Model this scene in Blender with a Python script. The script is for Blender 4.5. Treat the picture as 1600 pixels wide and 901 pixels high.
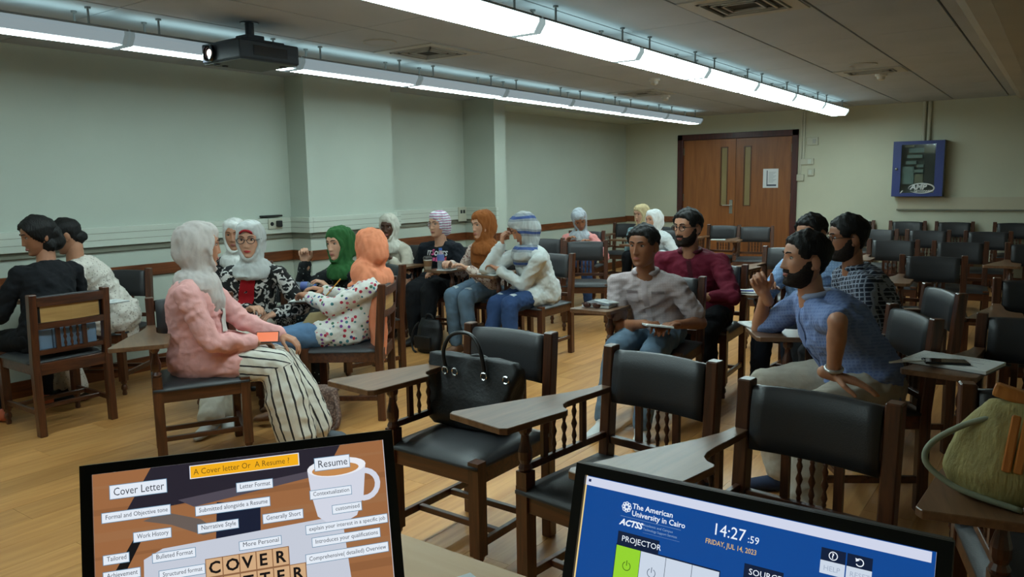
import bpy, bmesh, math, random
import numpy as np
from mathutils import Vector, Matrix
random.seed(7); RNG = np.random.default_rng(7)
SC = bpy.context.scene
COL = SC.collection
for o in list(bpy.data.objects): bpy.data.objects.remove(o)

# ------------------------------------------------------------------ camera, world, exposure
F_PX = 1200.28
YAW, PITCH, ROLL = math.radians(-35.691), math.radians(7.824), math.radians(-0.908)
CAM_Z = 1.42
_f = np.array([math.sin(YAW)*math.cos(PITCH), math.cos(YAW)*math.cos(PITCH), -math.sin(PITCH)])
_r = np.array([math.cos(YAW), -math.sin(YAW), 0.0]); _u = np.cross(_r, _f)
_r2 = math.cos(ROLL)*_r + math.sin(ROLL)*_u; _u2 = -math.sin(ROLL)*_r + math.cos(ROLL)*_u
cam_data = bpy.data.cameras.new('camera'); cam = bpy.data.objects.new('camera', cam_data); COL.objects.link(cam)
cam.matrix_world = Matrix(((_r2[0], _u2[0], -_f[0], 0), (_r2[1], _u2[1], -_f[1], 0), (_r2[2], _u2[2], -_f[2], CAM_Z), (0, 0, 0, 1)))
cam_data.sensor_width = 36.0; cam_data.lens = 36.0*F_PX/1600.0
cam_data.clip_start = 0.05
SC.camera = cam

world = bpy.data.worlds.new('room_world'); SC.world = world; world.use_nodes = True
world.node_tree.nodes['Background'].inputs[0].default_value = (0.62, 0.7, 0.72, 1)
world.node_tree.nodes['Background'].inputs[1].default_value = 0.05
vs = SC.view_settings
vs.view_transform = 'Standard'; vs.look = 'None'; vs.gamma = 1.0; vs.use_curve_mapping = False
vs.exposure = 0.08
LAMP_R, LAMP_L = 26.0, 20.0         # radiance of the downward lamp panels, bright row and dim row
CEIL = 2.395

# ------------------------------------------------------------------ materials
def lin(c):
    out = []
    for v in c:
        v = v/255.0
        out.append(v/12.92 if v <= 0.04045 else ((v+0.055)/1.055)**2.4)
    return tuple(out)+(1.0,)
MATS = {}
def mat(name, col, rough=0.6, var=0.0, vscale=8.0, bump=0.0, bscale=60.0, metal=0.0, coat=0.0, spec=0.5, stretch=None, col2=None, sub=0.0, sheen=0.0):
    if name in MATS: return MATS[name]
    m = bpy.data.materials.new(name); m.use_nodes = True
    nt = m.node_tree; b = nt.nodes['Principled BSDF']
    b.inputs['Base Color'].default_value = lin(col); b.inputs['Roughness'].default_value = rough
    b.inputs['Metallic'].default_value = metal; b.inputs['Coat Weight'].default_value = coat
    b.inputs['Specular IOR Level'].default_value = spec
    if sub: b.inputs['Subsurface Weight'].default_value = sub; b.inputs['Subsurface Radius'].default_value = (0.01, 0.004, 0.002)
    if sheen: b.inputs['Sheen Weight'].default_value = sheen
    if var or bump or col2:
        tc = nt.nodes.new('ShaderNodeTexCoord'); mp = nt.nodes.new('ShaderNodeMapping')
        nt.links.new(tc.outputs['Object'], mp.inputs['Vector'])
        if stretch: mp.inputs['Scale'].default_value = stretch
    if var or col2:
        n = nt.nodes.new('ShaderNodeTexNoise'); n.inputs['Scale'].default_value = vscale; n.inputs['Detail'].default_value = 5
        nt.links.new(mp.outputs[0], n.inputs['Vector'])
        mx = nt.nodes.new('ShaderNodeMix'); mx.data_type = 'RGBA'
        c = lin(col)
        mx.inputs['A'].default_value = tuple(min(1, v*(1+var)) for v in c[:3])+(1,)
        mx.inputs['B'].default_value = lin(col2) if col2 else tuple(v*(1-var) for v in c[:3])+(1,)
        rp = nt.nodes.new('ShaderNodeMapRange'); rp.inputs[1].default_value = 0.3; rp.inputs[2].default_value = 0.7
        nt.links.new(n.outputs['Fac'], rp.inputs[0]); nt.links.new(rp.outputs[0], mx.inputs['Factor'])
        nt.links.new(mx.outputs['Result'], b.inputs['Base Color'])
    if bump:
        n2 = nt.nodes.new('ShaderNodeTexNoise'); n2.inputs['Scale'].default_value = bscale; n2.inputs['Detail'].default_value = 4
        nt.links.new(mp.outputs[0], n2.inputs['Vector'])
        bp = nt.nodes.new('ShaderNodeBump'); bp.inputs['Strength'].default_value = bump; bp.inputs['Distance'].default_value = 0.01
        nt.links.new(n2.outputs['Fac'], bp.inputs['Height']); nt.links.new(bp.outputs[0], b.inputs['Normal'])
    MATS[name] = m; return m
def emit(name, col, strength, rough=0.3):
    if name in MATS: return MATS[name]
    m = bpy.data.materials.new(name); m.use_nodes = True; b = m.node_tree.nodes['Principled BSDF']
    b.inputs['Base Color'].default_value = (0.02, 0.02, 0.02, 1); b.inputs['Roughness'].default_value = rough
    b.inputs['Emission Color'].default_value = lin(col); b.inputs['Emission Strength'].default_value = strength
    MATS[name] = m; return m
def wood(name, c1, c2, scale=9.0, rough=0.35, coat=0.25, axis=2, bump=0.05):
    if name in MATS: return MATS[name]
    m = bpy.data.materials.new(name); m.use_nodes = True; nt = m.node_tree; b = nt.nodes['Principled BSDF']
    tc = nt.nodes.new('ShaderNodeTexCoord'); mp = nt.nodes.new('ShaderNodeMapping')
    oi = nt.nodes.new('ShaderNodeObjectInfo'); ad = nt.nodes.new('ShaderNodeVectorMath'); ad.operation = 'ADD'
    sc = nt.nodes.new('ShaderNodeVectorMath'); sc.operation = 'SCALE'; sc.inputs[0].default_value = (13.1, 7.7, 5.3)
    nt.links.new(oi.outputs['Random'], sc.inputs['Scale'])
    nt.links.new(tc.outputs['Object'], ad.inputs[0]); nt.links.new(sc.outputs[0], ad.inputs[1]); nt.links.new(ad.outputs[0], mp.inputs['Vector'])
    s = [6.0, 6.0, 6.0]; s[axis] = 0.5; mp.inputs['Scale'].default_value = s
    n = nt.nodes.new('ShaderNodeTexNoise'); n.inputs['Scale'].default_value = scale; n.inputs['Detail'].default_value = 6; n.inputs['Distortion'].default_value = 0.6
    nt.links.new(mp.outputs[0], n.inputs['Vector'])
    cr = nt.nodes.new('ShaderNodeValToRGB'); cr.color_ramp.elements[0].position = 0.33; cr.color_ramp.elements[1].position = 0.68
    cr.color_ramp.elements[0].color = lin(c1); cr.color_ramp.elements[1].color = lin(c2)
    nt.links.new(n.outputs['Fac'], cr.inputs[0])
    hs = nt.nodes.new('ShaderNodeHueSaturation'); mr = nt.nodes.new('ShaderNodeMapRange'); mr.inputs[3].default_value = 0.86; mr.inputs[4].default_value = 1.14
    nt.links.new(oi.outputs['Random'], mr.inputs[0]); nt.links.new(mr.outputs[0], hs.inputs['Value']); nt.links.new(cr.outputs[0], hs.inputs['Color'])
    nt.links.new(hs.outputs[0], b.inputs['Base Color'])
    b.inputs['Roughness'].default_value = rough; b.inputs['Coat Weight'].default_value = coat; b.inputs['Coat Roughness'].default_value = 0.25
    bp = nt.nodes.new('ShaderNodeBump'); bp.inputs['Strength'].default_value = bump; bp.inputs['Distance'].default_value = 0.005
    nt.links.new(n.outputs['Fac'], bp.inputs['Height']); nt.links.new(bp.outputs[0], b.inputs['Normal'])
    MATS[name] = m; return m

# ------------------------------------------------------------------ mesh helpers
class MB:
    def __init__(s): s.v = []; s.f = []
    def add(s, V, Fc):
        o = len(s.v); s.v += [tuple(p) for p in V]; s.f += [tuple(i+o for i in f) for f in Fc]; return s
    def box(s, c, d, M=None):
        x, y, z = d[0]/2, d[1]/2, d[2]/2
        V = [Vector((sx*x, sy*y, sz*z)) for sz in (-1, 1) for sy in (-1, 1) for sx in (-1, 1)]
        if M is not None: V = [M @ p for p in V]
        V = [p+Vector(c) for p in V]
        return s.add(V, [(0, 2, 3, 1), (4, 5, 7, 6), (0, 1, 5, 4), (2, 6, 7, 3), (0, 4, 6, 2), (1, 3, 7, 5)])
    def bx(s, x0, x1, y0, y1, z0, z1): return s.box(((x0+x1)/2, (y0+y1)/2, (z0+z1)/2), (abs(x1-x0), abs(y1-y0), abs(z1-z0)))
    def rings(s, R, cap=True, closed=False):
        n = len(R[0]); V = [p for r in R for p in r]; Fc = []
        m = len(R)
        for i in range(m if closed else m-1):
            a, b = i*n, ((i+1) % m)*n
            for j in range(n): k = (j+1) % n; Fc.append((a+j, a+k, b+k, b+j))
        if cap and not closed: Fc.append(tuple(range(n-1, -1, -1))); Fc.append(tuple(range((m-1)*n, m*n)))
        return s.add(V, Fc)
    def lathe(s, prof, c=(0, 0, 0), n=12):       # prof: (r, z)
        R = [[(c[0]+r*math.cos(2*math.pi*j/n), c[1]+r*math.sin(2*math.pi*j/n), c[2]+z) for j in range(n)] for r, z in prof]
        return s.rings(R)
    def tube(s, pts, rad, n=8, closed=False):
        P = [Vector(p) for p in pts]; m = len(P)
        rad = [rad]*m if not hasattr(rad, '__len__') else rad
        R = []; up = None
        for i, p in enumerate(P):
            t = (P[(i+1) % m]-P[i-1]) if closed else (P[min(i+1, m-1)]-P[max(i-1, 0)])
            if t.length < 1e-9: t = Vector((0, 0, 1))
            t.normalize()
            if up is None: up = Vector((0, 0, 1)) if abs(t.z) < 0.9 else Vector((1, 0, 0))
            a = t.cross(up)
            if a.length < 1e-6: a = t.orthogonal()
            a.normalize(); b = a.cross(t).normalized(); up = b
            R.append([p+rad[i]*(math.cos(2*math.pi*j/n)*a+math.sin(2*math.pi*j/n)*b) for j in range(n)])
        return s.rings(R, closed=closed)
    def curve(s, pts, rad, n=8, sub=5):           # smooth tube through the points
        P = [Vector(p) for p in pts]; m = len(P); rad = [rad]*m if not hasattr(rad, '__len__') else list(rad); Q = []; rr = []
        for i in range(m-1):
            a, b, c, d = P[max(i-1, 0)], P[i], P[i+1], P[min(i+2, m-1)]
            for k in range(sub):
                t = k/sub; Q.append(0.5*((2*b)+(c-a)*t+(2*a-5*b+4*c-d)*t*t+(3*b-a-3*c+d)*t**3)); rr.append(rad[i]*(1-t)+rad[i+1]*t)
        Q.append(P[-1]); rr.append(rad[-1]); return s.tube(Q, rr, n)
    def prism(s, outline, z0, z1):
        n = len(outline); V = [(x, y, z0) for x, y in outline]+[(x, y, z1) for x, y in outline]
        return s.add(V, [tuple(range(n-1, -1, -1)), tuple(range(n, 2*n))]+[(i, (i+1) % n, n+(i+1) % n, n+i) for i in range(n)])
    def ball(s, c, r, M=None, n=12, m=8):
        r = (r, r, r) if not hasattr(r, '__len__') else r
        V = []; Fc = []
        for i in range(1, m):
            ph = math.pi*i/m
            for j in range(n):
                th = 2*math.pi*j/n; V.append(Vector((r[0]*math.sin(ph)*math.cos(th), r[1]*math.sin(ph)*math.sin(th), r[2]*math.cos(ph))))
        top = len(V); V.append(Vector((0, 0, r[2]))); V.append(Vector((0, 0, -r[2])))
        if M is not None: V = [M @ p for p in V]
        V = [p+Vector(c) for p in V]
        for i in range(m-2):
            for j in range(n): k = (j+1) % n; Fc.append((i*n+j, (i+1)*n+j, (i+1)*n+k, i*n+k))
        for j in range(n): k = (j+1) % n; Fc.append((top, j, k)); Fc.append((top+1, (m-2)*n+k, (m-2)*n+j))
        return s.add(V, Fc)
    def cap(s, p0, r0, p1, r1, n=12):             # tapered limb with round ends
        p0, p1 = Vector(p0), Vector(p1); t = p1-p0; L = t.length
        if L < 1e-6: return s.ball(p0, r0)
        t.normalize(); a = t.orthogonal().normalized(); b = t.cross(a)
        R = []
        for k in range(4):
            an = math.pi/2*(1-k/4.0); an = min(an, math.radians(80)); R.append((p0-t*r0*math.sin(an), r0*math.cos(an)))
        R.append((p0, r0)); R.append((p0.lerp(p1, 0.5), (r0+r1)/2)); R.append((p1, r1))
        for k in range(1, 5):
            an = min(math.pi/2*k/4.0, math.radians(80)); R.append((p1+t*r1*math.sin(an), r1*math.cos(an)))
        return s.rings([[c+r*(math.cos(2*math.pi*j/n)*a+math.sin(2*math.pi*j/n)*b) for j in range(n)] for c, r in R])
    def chain(s, pts, rad, n=12):
        for i in range(len(pts)-1): s.cap(pts[i], rad[i], pts[i+1], rad[i+1], n)
        return s
    def loft(s, secs, n=20):                      # secs: (centre, side vector*ra, front vector*rb)
        return s.rings([[Vector(c)+math.cos(2*math.pi*j/n)*Vector(a)+math.sin(2*math.pi*j/n)*Vector(b) for j in range(n)] for c, a, b in secs])
    def mesh(s, name, bevel=0.0, smooth=False, seg=1, autos=False):
        me = bpy.data.meshes.new(name); me.from_pydata(s.v, [], s.f); 
        bm = bmesh.new(); bm.from_mesh(me)
        bmesh.ops.recalc_face_normals(bm, faces=bm.faces[:])
        if bevel: bmesh.ops.bevel(bm, geom=bm.edges[:], offset=bevel, segments=seg, affect='EDGES', profile=0.6)
        bm.to_mesh(me); bm.free()
        if smooth: me.polygons.foreach_set('use_smooth', [True]*len(me.polygons))
        me.update(); return me
def obj(name, me, m, parent=None, loc=None, rot=None):
    if isinstance(me, MB): me = me.mesh(name)
    o = bpy.data.objects.new(name, me); COL.objects.link(o)
    if m is not None:
        if not o.data.materials:
            for x in (m if isinstance(m, (list, tuple)) else [m]): o.data.materials.append(x)
    if parent is not None: o.parent = parent
    if loc is not None: o.location = loc
    if rot is not None: o.rotation_euler = rot
    return o
def empty(name, loc=(0, 0, 0), rz=0.0):
    o = bpy.data.objects.new(name, None); COL.objects.link(o); o.location = loc; o.rotation_euler = (0, 0, rz); o.empty_display_size = 0.1; return o
def tag(o, label, cat, group=None, kind=None):
    o['label'] = label; o['category'] = cat
    if group: o['group'] = group
    if kind: o['kind'] = kind
    return o
def struct(o): o['kind'] = 'structure'; return o
def copy_tree(o, parent=None):
    c = o.copy(); COL.objects.link(c); c.parent = parent
    for ch in o.children: copy_tree(ch, c)
    return c
def text_mesh(name, body, size, m, parent, M, bold=0.0, align='LEFT', shear=0.0, extr=0.0002, sx=1.0):
    cu = bpy.data.curves.new(name, 'FONT'); cu.body = body; cu.size = size; cu.align_x = align; cu.offset = bold; cu.shear = shear; cu.extrude = extr; cu.resolution_u = 2
    t = bpy.data.objects.new(name, cu); COL.objects.link(t)
    dg = bpy.context.evaluated_depsgraph_get(); me = bpy.data.meshes.new_from_object(t.evaluated_get(dg))
    bpy.data.objects.remove(t); bpy.data.curves.remove(cu)
    if sx != 1.0:
        for v in me.vertices: v.co.x *= sx
    o = obj(name, me, None, parent); o.data.materials.clear(); o.data.materials.append(m); o.matrix_local = M
    return o
def remesh(mb, voxel, smooth=3, name='body'):
    me = mb.mesh(name); o = bpy.data.objects.new('tmp', me); COL.objects.link(o)
    r = o.modifiers.new('r', 'REMESH'); r.mode = 'VOXEL'; r.voxel_size = voxel; r.use_smooth_shade = True
    if smooth: s = o.modifiers.new('s', 'SMOOTH'); s.factor = 0.5; s.iterations = smooth
    dg = bpy.context.evaluated_depsgraph_get(); out = bpy.data.meshes.new_from_object(o.evaluated_get(dg))
    bpy.data.objects.remove(o); bpy.data.meshes.remove(me); out.name = name
    return out
# ------------------------------------------------------------------ room shell
X_R, Y_B, Y_F = 1.9, -2.6, 11.57
M_wall = mat('wall_paint', (186, 194, 182), 0.62, var=0.05, vscale=1.3, bump=0.04, bscale=25)
M_wallfar = mat('far_wall_paint', (196, 196, 174), 0.6, var=0.05, vscale=1.2, bump=0.04, bscale=25)
M_ceil = mat('ceiling_tile', (172, 179, 188), 0.9, var=0.05, vscale=2.0, bump=0.05, bscale=120)
M_dark = mat('grid_shadow', (40, 38, 36), 0.9)
M_rail = wood('rail_wood', (92, 48, 22), (128, 70, 34), 7, 0.4, 0.2, axis=1)
M_trunk = mat('cable_trunking', (196, 202, 190), 0.45)
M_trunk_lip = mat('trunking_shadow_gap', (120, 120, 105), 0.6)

floor = struct(obj('floor', MB().bx(-6.2, X_R, Y_B, Y_F+0.2, -0.12, -0.006), mat('floor_base', (176, 124, 70), 0.4)))
M_floor = wood('laminate', (182, 125, 67), (207, 152, 91), 4.0, 0.36, 0.15, axis=1, bump=0.02)
pw, pl = 0.197, 1.24
plank = MB().bx(-pw/2+0.0007, pw/2-0.0007, -pl/2+0.0007, pl/2-0.0007, -0.008, 0.0).mesh('plank')
for i in range(33):
    x = -5.84+i*pw
    for j in range(9):
        y = 0.95+(j+0.5)*pl-(0.0, 0.41, 0.83)[i % 3]
        if y-pl/2 > Y_F: continue
        obj('plank', plank, M_floor, floor, (x, y, 0))

ceiling = struct(obj('ceiling', MB().bx(-6.2, X_R, Y_B, Y_F+0.2, CEIL+0.0195, CEIL+0.1), M_dark))
tw, tl = 0.598, 1.222
tile = MB().bx(-tw/2+0.0065, tw/2-0.0065, -tl/2+0.004, tl/2-0.004, 0, 0.02).mesh('ceiling_tile', bevel=0.002)
for i in range(9):
    for j in range(12):
        y = 2.30+(j-4)*tl+tl/2
        if y-tl/2 > Y_F: continue
        obj('ceiling_tile', tile, M_ceil, ceiling, (-0.653-(i+0.5)*tw, y, CEIL))
obj('ceiling_strip', MB().bx(-0.645, -0.56, Y_B, Y_F, CEIL, CEIL+0.02), M_ceil, ceiling)
# dropped bulkhead along the right side
sof = MB(); prof = [(-0.575, CEIL+0.02), (-0.56, 2.37), (-0.50, 2.335), (-0.38, 2.315), (X_R, 2.305), (X_R, CEIL+0.02)]
sof.rings([[(x, y, z) for x, z in prof] for y in (Y_B, Y_F)])
struct(obj('trim_1', sof, mat('bulkhead_paint', (168, 164, 152), 0.85, var=0.06, vscale=1.5)))

WX1, WX2, WX3, C1X, C2X = -5.80, -5.88, -5.95, -5.544, -5.42
wl = MB()
wl.bx(WX1-0.3, WX1, Y_B, 4.60, -0.1, CEIL+0.02)
wl.bx(WX1-0.4, C1X, 4.60, 5.69, -0.1, CEIL+0.02)
wl.bx(WX2-0.3, WX2, 5.69, 7.24, -0.1, CEIL+0.02)
wl.bx(WX2-0.3, C2X, 7.24, 7.46, -0.1, CEIL+0.02)
wl.bx(WX3-0.3, WX3, 7.46, Y_F+0.1, -0.1, CEIL+0.02)
wall_left = struct(obj('wall_left', wl, M_wall))
obj('header_beam', MB().bx(WX3, C2X, 7.46, Y_F, 2.335, CEIL+0.01), M_wall, wall_left)
DX0, DX1, DTOP = -5.03, -3.18, 2.12
wf = MB(); wf.bx(-6.3, DX0, Y_F, Y_F+0.2, -0.1, CEIL+0.05); wf.bx(DX1, X_R, Y_F, Y_F+0.2, -0.1, CEIL+0.05); wf.bx(DX0, DX1, Y_F, Y_F+0.2, DTOP, CEIL+0.05)
struct(obj('wall_far', wf, M_wallfar))
struct(obj('wall_right', MB().bx(X_R, X_R+0.2, Y_B, Y_F+0.2, -0.1, CEIL+0.05), M_wallfar))
struct(obj('wall_back', MB().bx(-6.3, X_R, Y_B-0.2, Y_B, -0.1, CEIL+0.05), M_wall))
# wooden chair rail and skirting that follow the left wall's steps
path = [(WX1, Y_B), (WX1, 4.60), (C1X, 4.60), (C1X, 5.69), (WX2, 5.69), (WX2, 7.24), (C2X, 7.24), (C2X, 7.46), (WX3, 7.46), (WX3, Y_F)]
def along(z0, z1, t, name, m, stop=None, skip0=0):
    mb = MB()
    for (x0, y0), (x1, y1) in list(zip(path, path[1:]))[skip0:stop]:
        if abs(x0-x1) < 1e-6: mb.bx(x0, x0+t, min(y0, y1)-0.0, max(y0, y1)+(t if False else 0), z0, z1)
        else:
            yy = y0; s = -1 if x1 > x0 else 1
            mb.bx(min(x0, x1), max(x0, x1)+t, yy, yy+s*t, z0, z1)
    return obj(name, mb.mesh(name, bevel=min(0.003, t/4)), m)
struct(along(0.748, 0.838, 0.022, 'trim_2', M_rail))
struct(along(0.0, 0.115, 0.016, 'baseboard_left', M_rail))
tr = struct(along(1.00, 1.142, 0.045, 'trim_3', M_trunk, stop=6))
tr2 = along(0.955, 1.0, 0.02, 'trunking_lip', M_trunk_lip, stop=6); tr2.parent = tr  # ledge under the trunking, its shadow put into the darker colour
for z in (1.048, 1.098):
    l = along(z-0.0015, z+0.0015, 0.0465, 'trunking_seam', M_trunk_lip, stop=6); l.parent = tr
bf = MB(); bf.bx(-5.95, DX0-0.005, Y_F-0.016, Y_F, 0, 0.115); bf.bx(DX1+0.005, X_R, Y_F-0.016, Y_F, 0, 0.115)
struct(obj('baseboard_far', bf, M_rail))
struct(obj('trim_4', MB().bx(-5.95, DX0-0.005, Y_F-0.022, Y_F, 0.758, 0.848), M_rail))
t5 = struct(obj('trim_5', MB().bx(-1.84, X_R, Y_F-0.045, Y_F, 0.99, 1.145), mat('trunking_cream', (190, 182, 158), 0.5)))
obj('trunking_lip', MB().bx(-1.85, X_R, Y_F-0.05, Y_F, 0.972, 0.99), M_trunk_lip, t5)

# double door
M_frame = wood('door_frame_wood', (58, 20, 16), (78, 28, 22), 6, 0.45, 0.2)
M_leaf = wood('door_veneer', (134, 78, 36), (158, 96, 48), 3.0, 0.4, 0.2)
door = struct(empty('door_1', ((DX0+DX1)/2, Y_F, 0)))
cx = (DX0+DX1)/2; hw = (DX1-DX0)/2
fr = MB(); fr.bx(-hw, -hw+0.085, -0.03, 0.12, 0, DTOP); fr.bx(hw-0.085, hw, -0.03, 0.12, 0, DTOP); fr.bx(-hw, hw, -0.03, 0.12, DTOP-0.085, DTOP)
obj('door_frame', fr.mesh('door_frame', bevel=0.004), M_frame, door)
M_glass = mat('door_glass', (150, 132, 92), 0.25, var=0.08, vscale=3)
for s in (-1, 1):
    a, b = (0.003, hw-0.088)
    x0, x1 = (s*a, s*b); w0, w1 = (s*0.135, s*0.225)
    lf = MB()
    xs = sorted((x0, x1)); ws = sorted((w0, w1))
    lf.bx(xs[0], ws[0], 0.02, 0.065, 0.01, DTOP-0.09); lf.bx(ws[1], xs[1], 0.02, 0.065, 0.01, DTOP-0.09)
    lf.bx(ws[0], ws[1], 0.02, 0.065, 0.01, 1.03); lf.bx(ws[0], ws[1], 0.02, 0.065, 1.90, DTOP-0.09)
    leaf = obj('door_leaf', lf, M_leaf, door)
    obj('glass_pane', MB().bx(ws[0], ws[1], 0.035, 0.045, 1.03, 1.90), M_glass, leaf)
    bd = MB(); t = 0.014
    bd.bx(ws[0]-t, ws[0], 0.012, 0.022, 1.03-t, 1.90+t); bd.bx(ws[1], ws[1]+t, 0.012, 0.022, 1.03-t, 1.90+t); bd.bx(ws[0], ws[1], 0.012, 0.022, 1.03-t, 1.03); bd.bx(ws[0], ws[1], 0.012, 0.022, 1.90, 1.90+t)
    obj('glass_bead', bd, wood('bead_wood', (84, 50, 26), (100, 60, 30)), leaf)
    for z in (0.25, 1.15, 1.86):
        obj('hinge', MB().bx(s*(hw-0.094)-0.006, s*(hw-0.094)+0.006, 0.008, 0.03, z-0.055, z+0.055), mat('hinge_steel', (150, 140, 120), 0.35, metal=0.9), leaf)
M_steel = mat('brushed_steel', (175, 172, 165), 0.32, metal=0.9)
lk = obj('lock_plate', MB().bx(-0.085, -0.035, 0.008, 0.021, 0.90, 1.11).mesh('lock_plate', bevel=0.003), M_steel, door)
hd = MB().tube([(-0.06, 0.01, 1.03), (-0.06, -0.04, 1.03), (-0.075, -0.05, 1.03), (-0.17, -0.05, 1.025)], 0.009, 8)
obj('door_handle', hd, M_steel, door)

# notice taped to the right leaf
no = empty('notice', (-3.573, Y_F+0.018, 1.427)); tag(no, 'white printed paper notice taped to the right door leaf', 'notice')
obj('paper', MB().bx(-0.112, 0.112, -0.001, 0.001, -0.14, 0.14), mat('paper_white', (222, 224, 226), 0.7), no)
M_ink = mat('notice_ink', (70, 78, 92), 0.7)
obj('printed_bar', MB().add([(-0.058, -0.0015, 0.115), (-0.045, -0.0015, 0.115), (-0.045, -0.0015, -0.09), (0.085, -0.0015, -0.09), (0.085, -0.0015, -0.115), (-0.058, -0.0015, -0.115)], [(0, 1, 2, 3, 4, 5)]), M_ink, no)
pm = MB()
for k in range(9): pm.bx(-0.03, 0.08-0.02*(k % 3), -0.0016, -0.0012, 0.085-k*0.018, 0.09-k*0.018)
obj('printed_lines', pm, mat('print_grey', (150, 156, 166), 0.7), no)

# electrical boxes and conduits on the far wall
M_box = mat('switch_plastic', (190, 188, 170), 0.45)
def plate(name, x, z, w, h, lab, d=0.03, parts=None):
    e = empty(name, (x, Y_F, z)); tag(e, lab, name.split('_')[-1])
    obj('cover', MB().bx(-w/2, w/2, -d, 0, -h/2, h/2).mesh('cover', bevel=0.004), M_box, e)
    if parts: obj('rocker', MB().bx(w/2-0.075, w/2-0.03, -d-0.006, -d, -0.03, 0.03), M_steel if parts == 2 else M_trunk, e)
    return e
plate('emergency_light_switch', -2.985, 1.94, 0.16, 0.11, 'grey metal key switch box high beside the door frame', 0.03, 2)
plate('wall_switch', -3.05, 1.655, 0.18, 0.085, 'cream double wall switch at the foot of the conduit', 0.03, 1)
plate('wall_socket', -2.99, 1.505, 0.09, 0.10, 'small cream wall socket below the double switch', 0.03, 1)
plate('junction_box', -3.135, 1.43, 0.10, 0.095, 'square cream junction box touching the door frame', 0.035)
cn = empty('conduit', (-3.13, Y_F, 0)); tag(cn, 'cream twin conduit running from ceiling to switches by the door', 'conduit')
obj('pipe', MB().bx(-0.025, 0.003, -0.022, 0, 1.48, CEIL), M_box, cn); obj('pipe', MB().bx(0.012, 0.04, -0.022, 0, 1.70, CEIL), M_box, cn)
cn2 = empty('conduit', (-1.545, Y_F, 0)); tag(cn2, 'pair of cream pipes rising from the blue cabinet to the ceiling', 'conduit')
for dx in (-0.03, 0.03): obj('pipe', MB().lathe([(0.022, 1.88), (0.022, CEIL)], (dx, -0.03, 0), 10), M_box, cn2)

# blue wall cabinet
cab = empty('network_cabinet', (-1.60, Y_F, 1.52)); tag(cab, 'blue wall-mounted network cabinet with glazed door and white oval logo', 'cabinet')
M_blue = mat('cabinet_blue', (36, 52, 118), 0.4); M_grey = mat('cabinet_grey', (120, 118, 108), 0.45)
W, H, D = 0.30, 0.36, 0.17
bm_ = MB(); t = 0.012
bm_.bx(-W, -W+t, -D, 0, -H, H); bm_.bx(W-t, W, -D, 0, -H, H); bm_.bx(-W, W, -D, 0, H-t, H); bm_.bx(-W, W, -D, 0, -H, -H+t); bm_.bx(-W, W, -0.01, 0, -H, H)
obj('body', bm_, M_grey, cab)
fr = MB(); y0, y1 = -D-0.022, -D
fr.bx(-W, -0.20, y0, y1, -H, H); fr.bx(0.20, W, y0, y1, -H, H); fr.bx(-0.20, 0.20, y0, y1, 0.315, H); fr.bx(-0.20, 0.20, y0, y1, -H, -0.315)
dr = obj('door', fr, M_blue, cab)
gm = bpy.data.materials.new('tinted_glass'); gm.use_nodes = True; gn = gm.node_tree
g_t = gn.nodes.new('ShaderNodeBsdfTransparent'); g_t.inputs[0].default_value = (0.8, 0.86, 0.85, 1); g_g = gn.nodes.new('ShaderNodeBsdfGlossy'); g_g.inputs['Roughness'].default_value = 0.06
g_m = gn.nodes.new('ShaderNodeMixShader'); g_m.inputs[0].default_value = 0.10; gn.links.new(g_t.outputs[0], g_m.inputs[1]); gn.links.new(g_g.outputs[0], g_m.inputs[2]); gn.links.new(g_m.outputs[0], gn.nodes['Material Output'].inputs['Surface'])
obj('glass_pane', MB().bx(-0.20, 0.20, -D-0.012, -D-0.008, -0.315, 0.315), gm, dr)
obj('lock_knob', MB().ball((-0.25, y0-0.008, 0.0), 0.018), M_steel, dr)
eq = mat('rack_grey', (150, 164, 160), 0.5); eqd = mat('rack_dark', (26, 28, 28), 0.5); eqb = mat('rack_brown', (150, 136, 110), 0.6)
for (a, b, c, d, m) in ((-0.12, 0.06, 0.21, 0.27, eq), (0.06, 0.18, 0.20, 0.30, eqb), (-0.17, -0.06, 0.28, 0.31, eqb), (-0.14, 0.04, 0.14, 0.18, eq), (-0.15, -0.03, 0.06, 0.10, eq), (-0.02, 0.06, 0.02, 0.055, eq), (-0.06, 0.06, -0.05, -0.01, eq), (-0.19, -0.05, -0.20, 0.03, eq), (-0.04, 0.06, -0.20, -0.07, eqb), (0.07, 0.19, -0.30, 0.19, eqd)):
    obj('rack_unit', MB().bx(a, b, -D+0.03, -0.02, c, d), m, cab)
M_logo = mat('logo_white', (205, 208, 205), 0.5)
lg = MB(); pts = [(0.055+0.15*math.cos(a), y0-0.002, -0.255+0.062*math.sin(a)) for a in np.linspace(-2.6, 3.3, 40)]
lg.tube(pts, [0.002+0.008*abs(math.sin(i/39*math.pi)) for i in range(40)], 6)
lo = obj('logo_oval', lg, M_logo, dr)
RX = Matrix.Rotation(math.pi/2, 4, 'X')
text_mesh('logo_text', 'AMP', 0.095, M_logo, dr, Matrix.Translation((-0.075, y0-0.003, -0.268)) @ RX, bold=0.004, shear=0.2)
text_mesh('logo_text', 'NETCONNECT', 0.034, M_logo, dr, Matrix.Translation((-0.03, y0-0.003, -0.302)) @ RX, bold=0.001, shear=0.2)
obj('sticker', MB().add([(-0.20, y0-0.001, -0.32), (-0.185, y0-0.001, -0.32), (-0.155, y0-0.001, -0.28), (-0.175, y0-0.001, -0.285)], [(0, 1, 2, 3)]), M_logo, dr)

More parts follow.
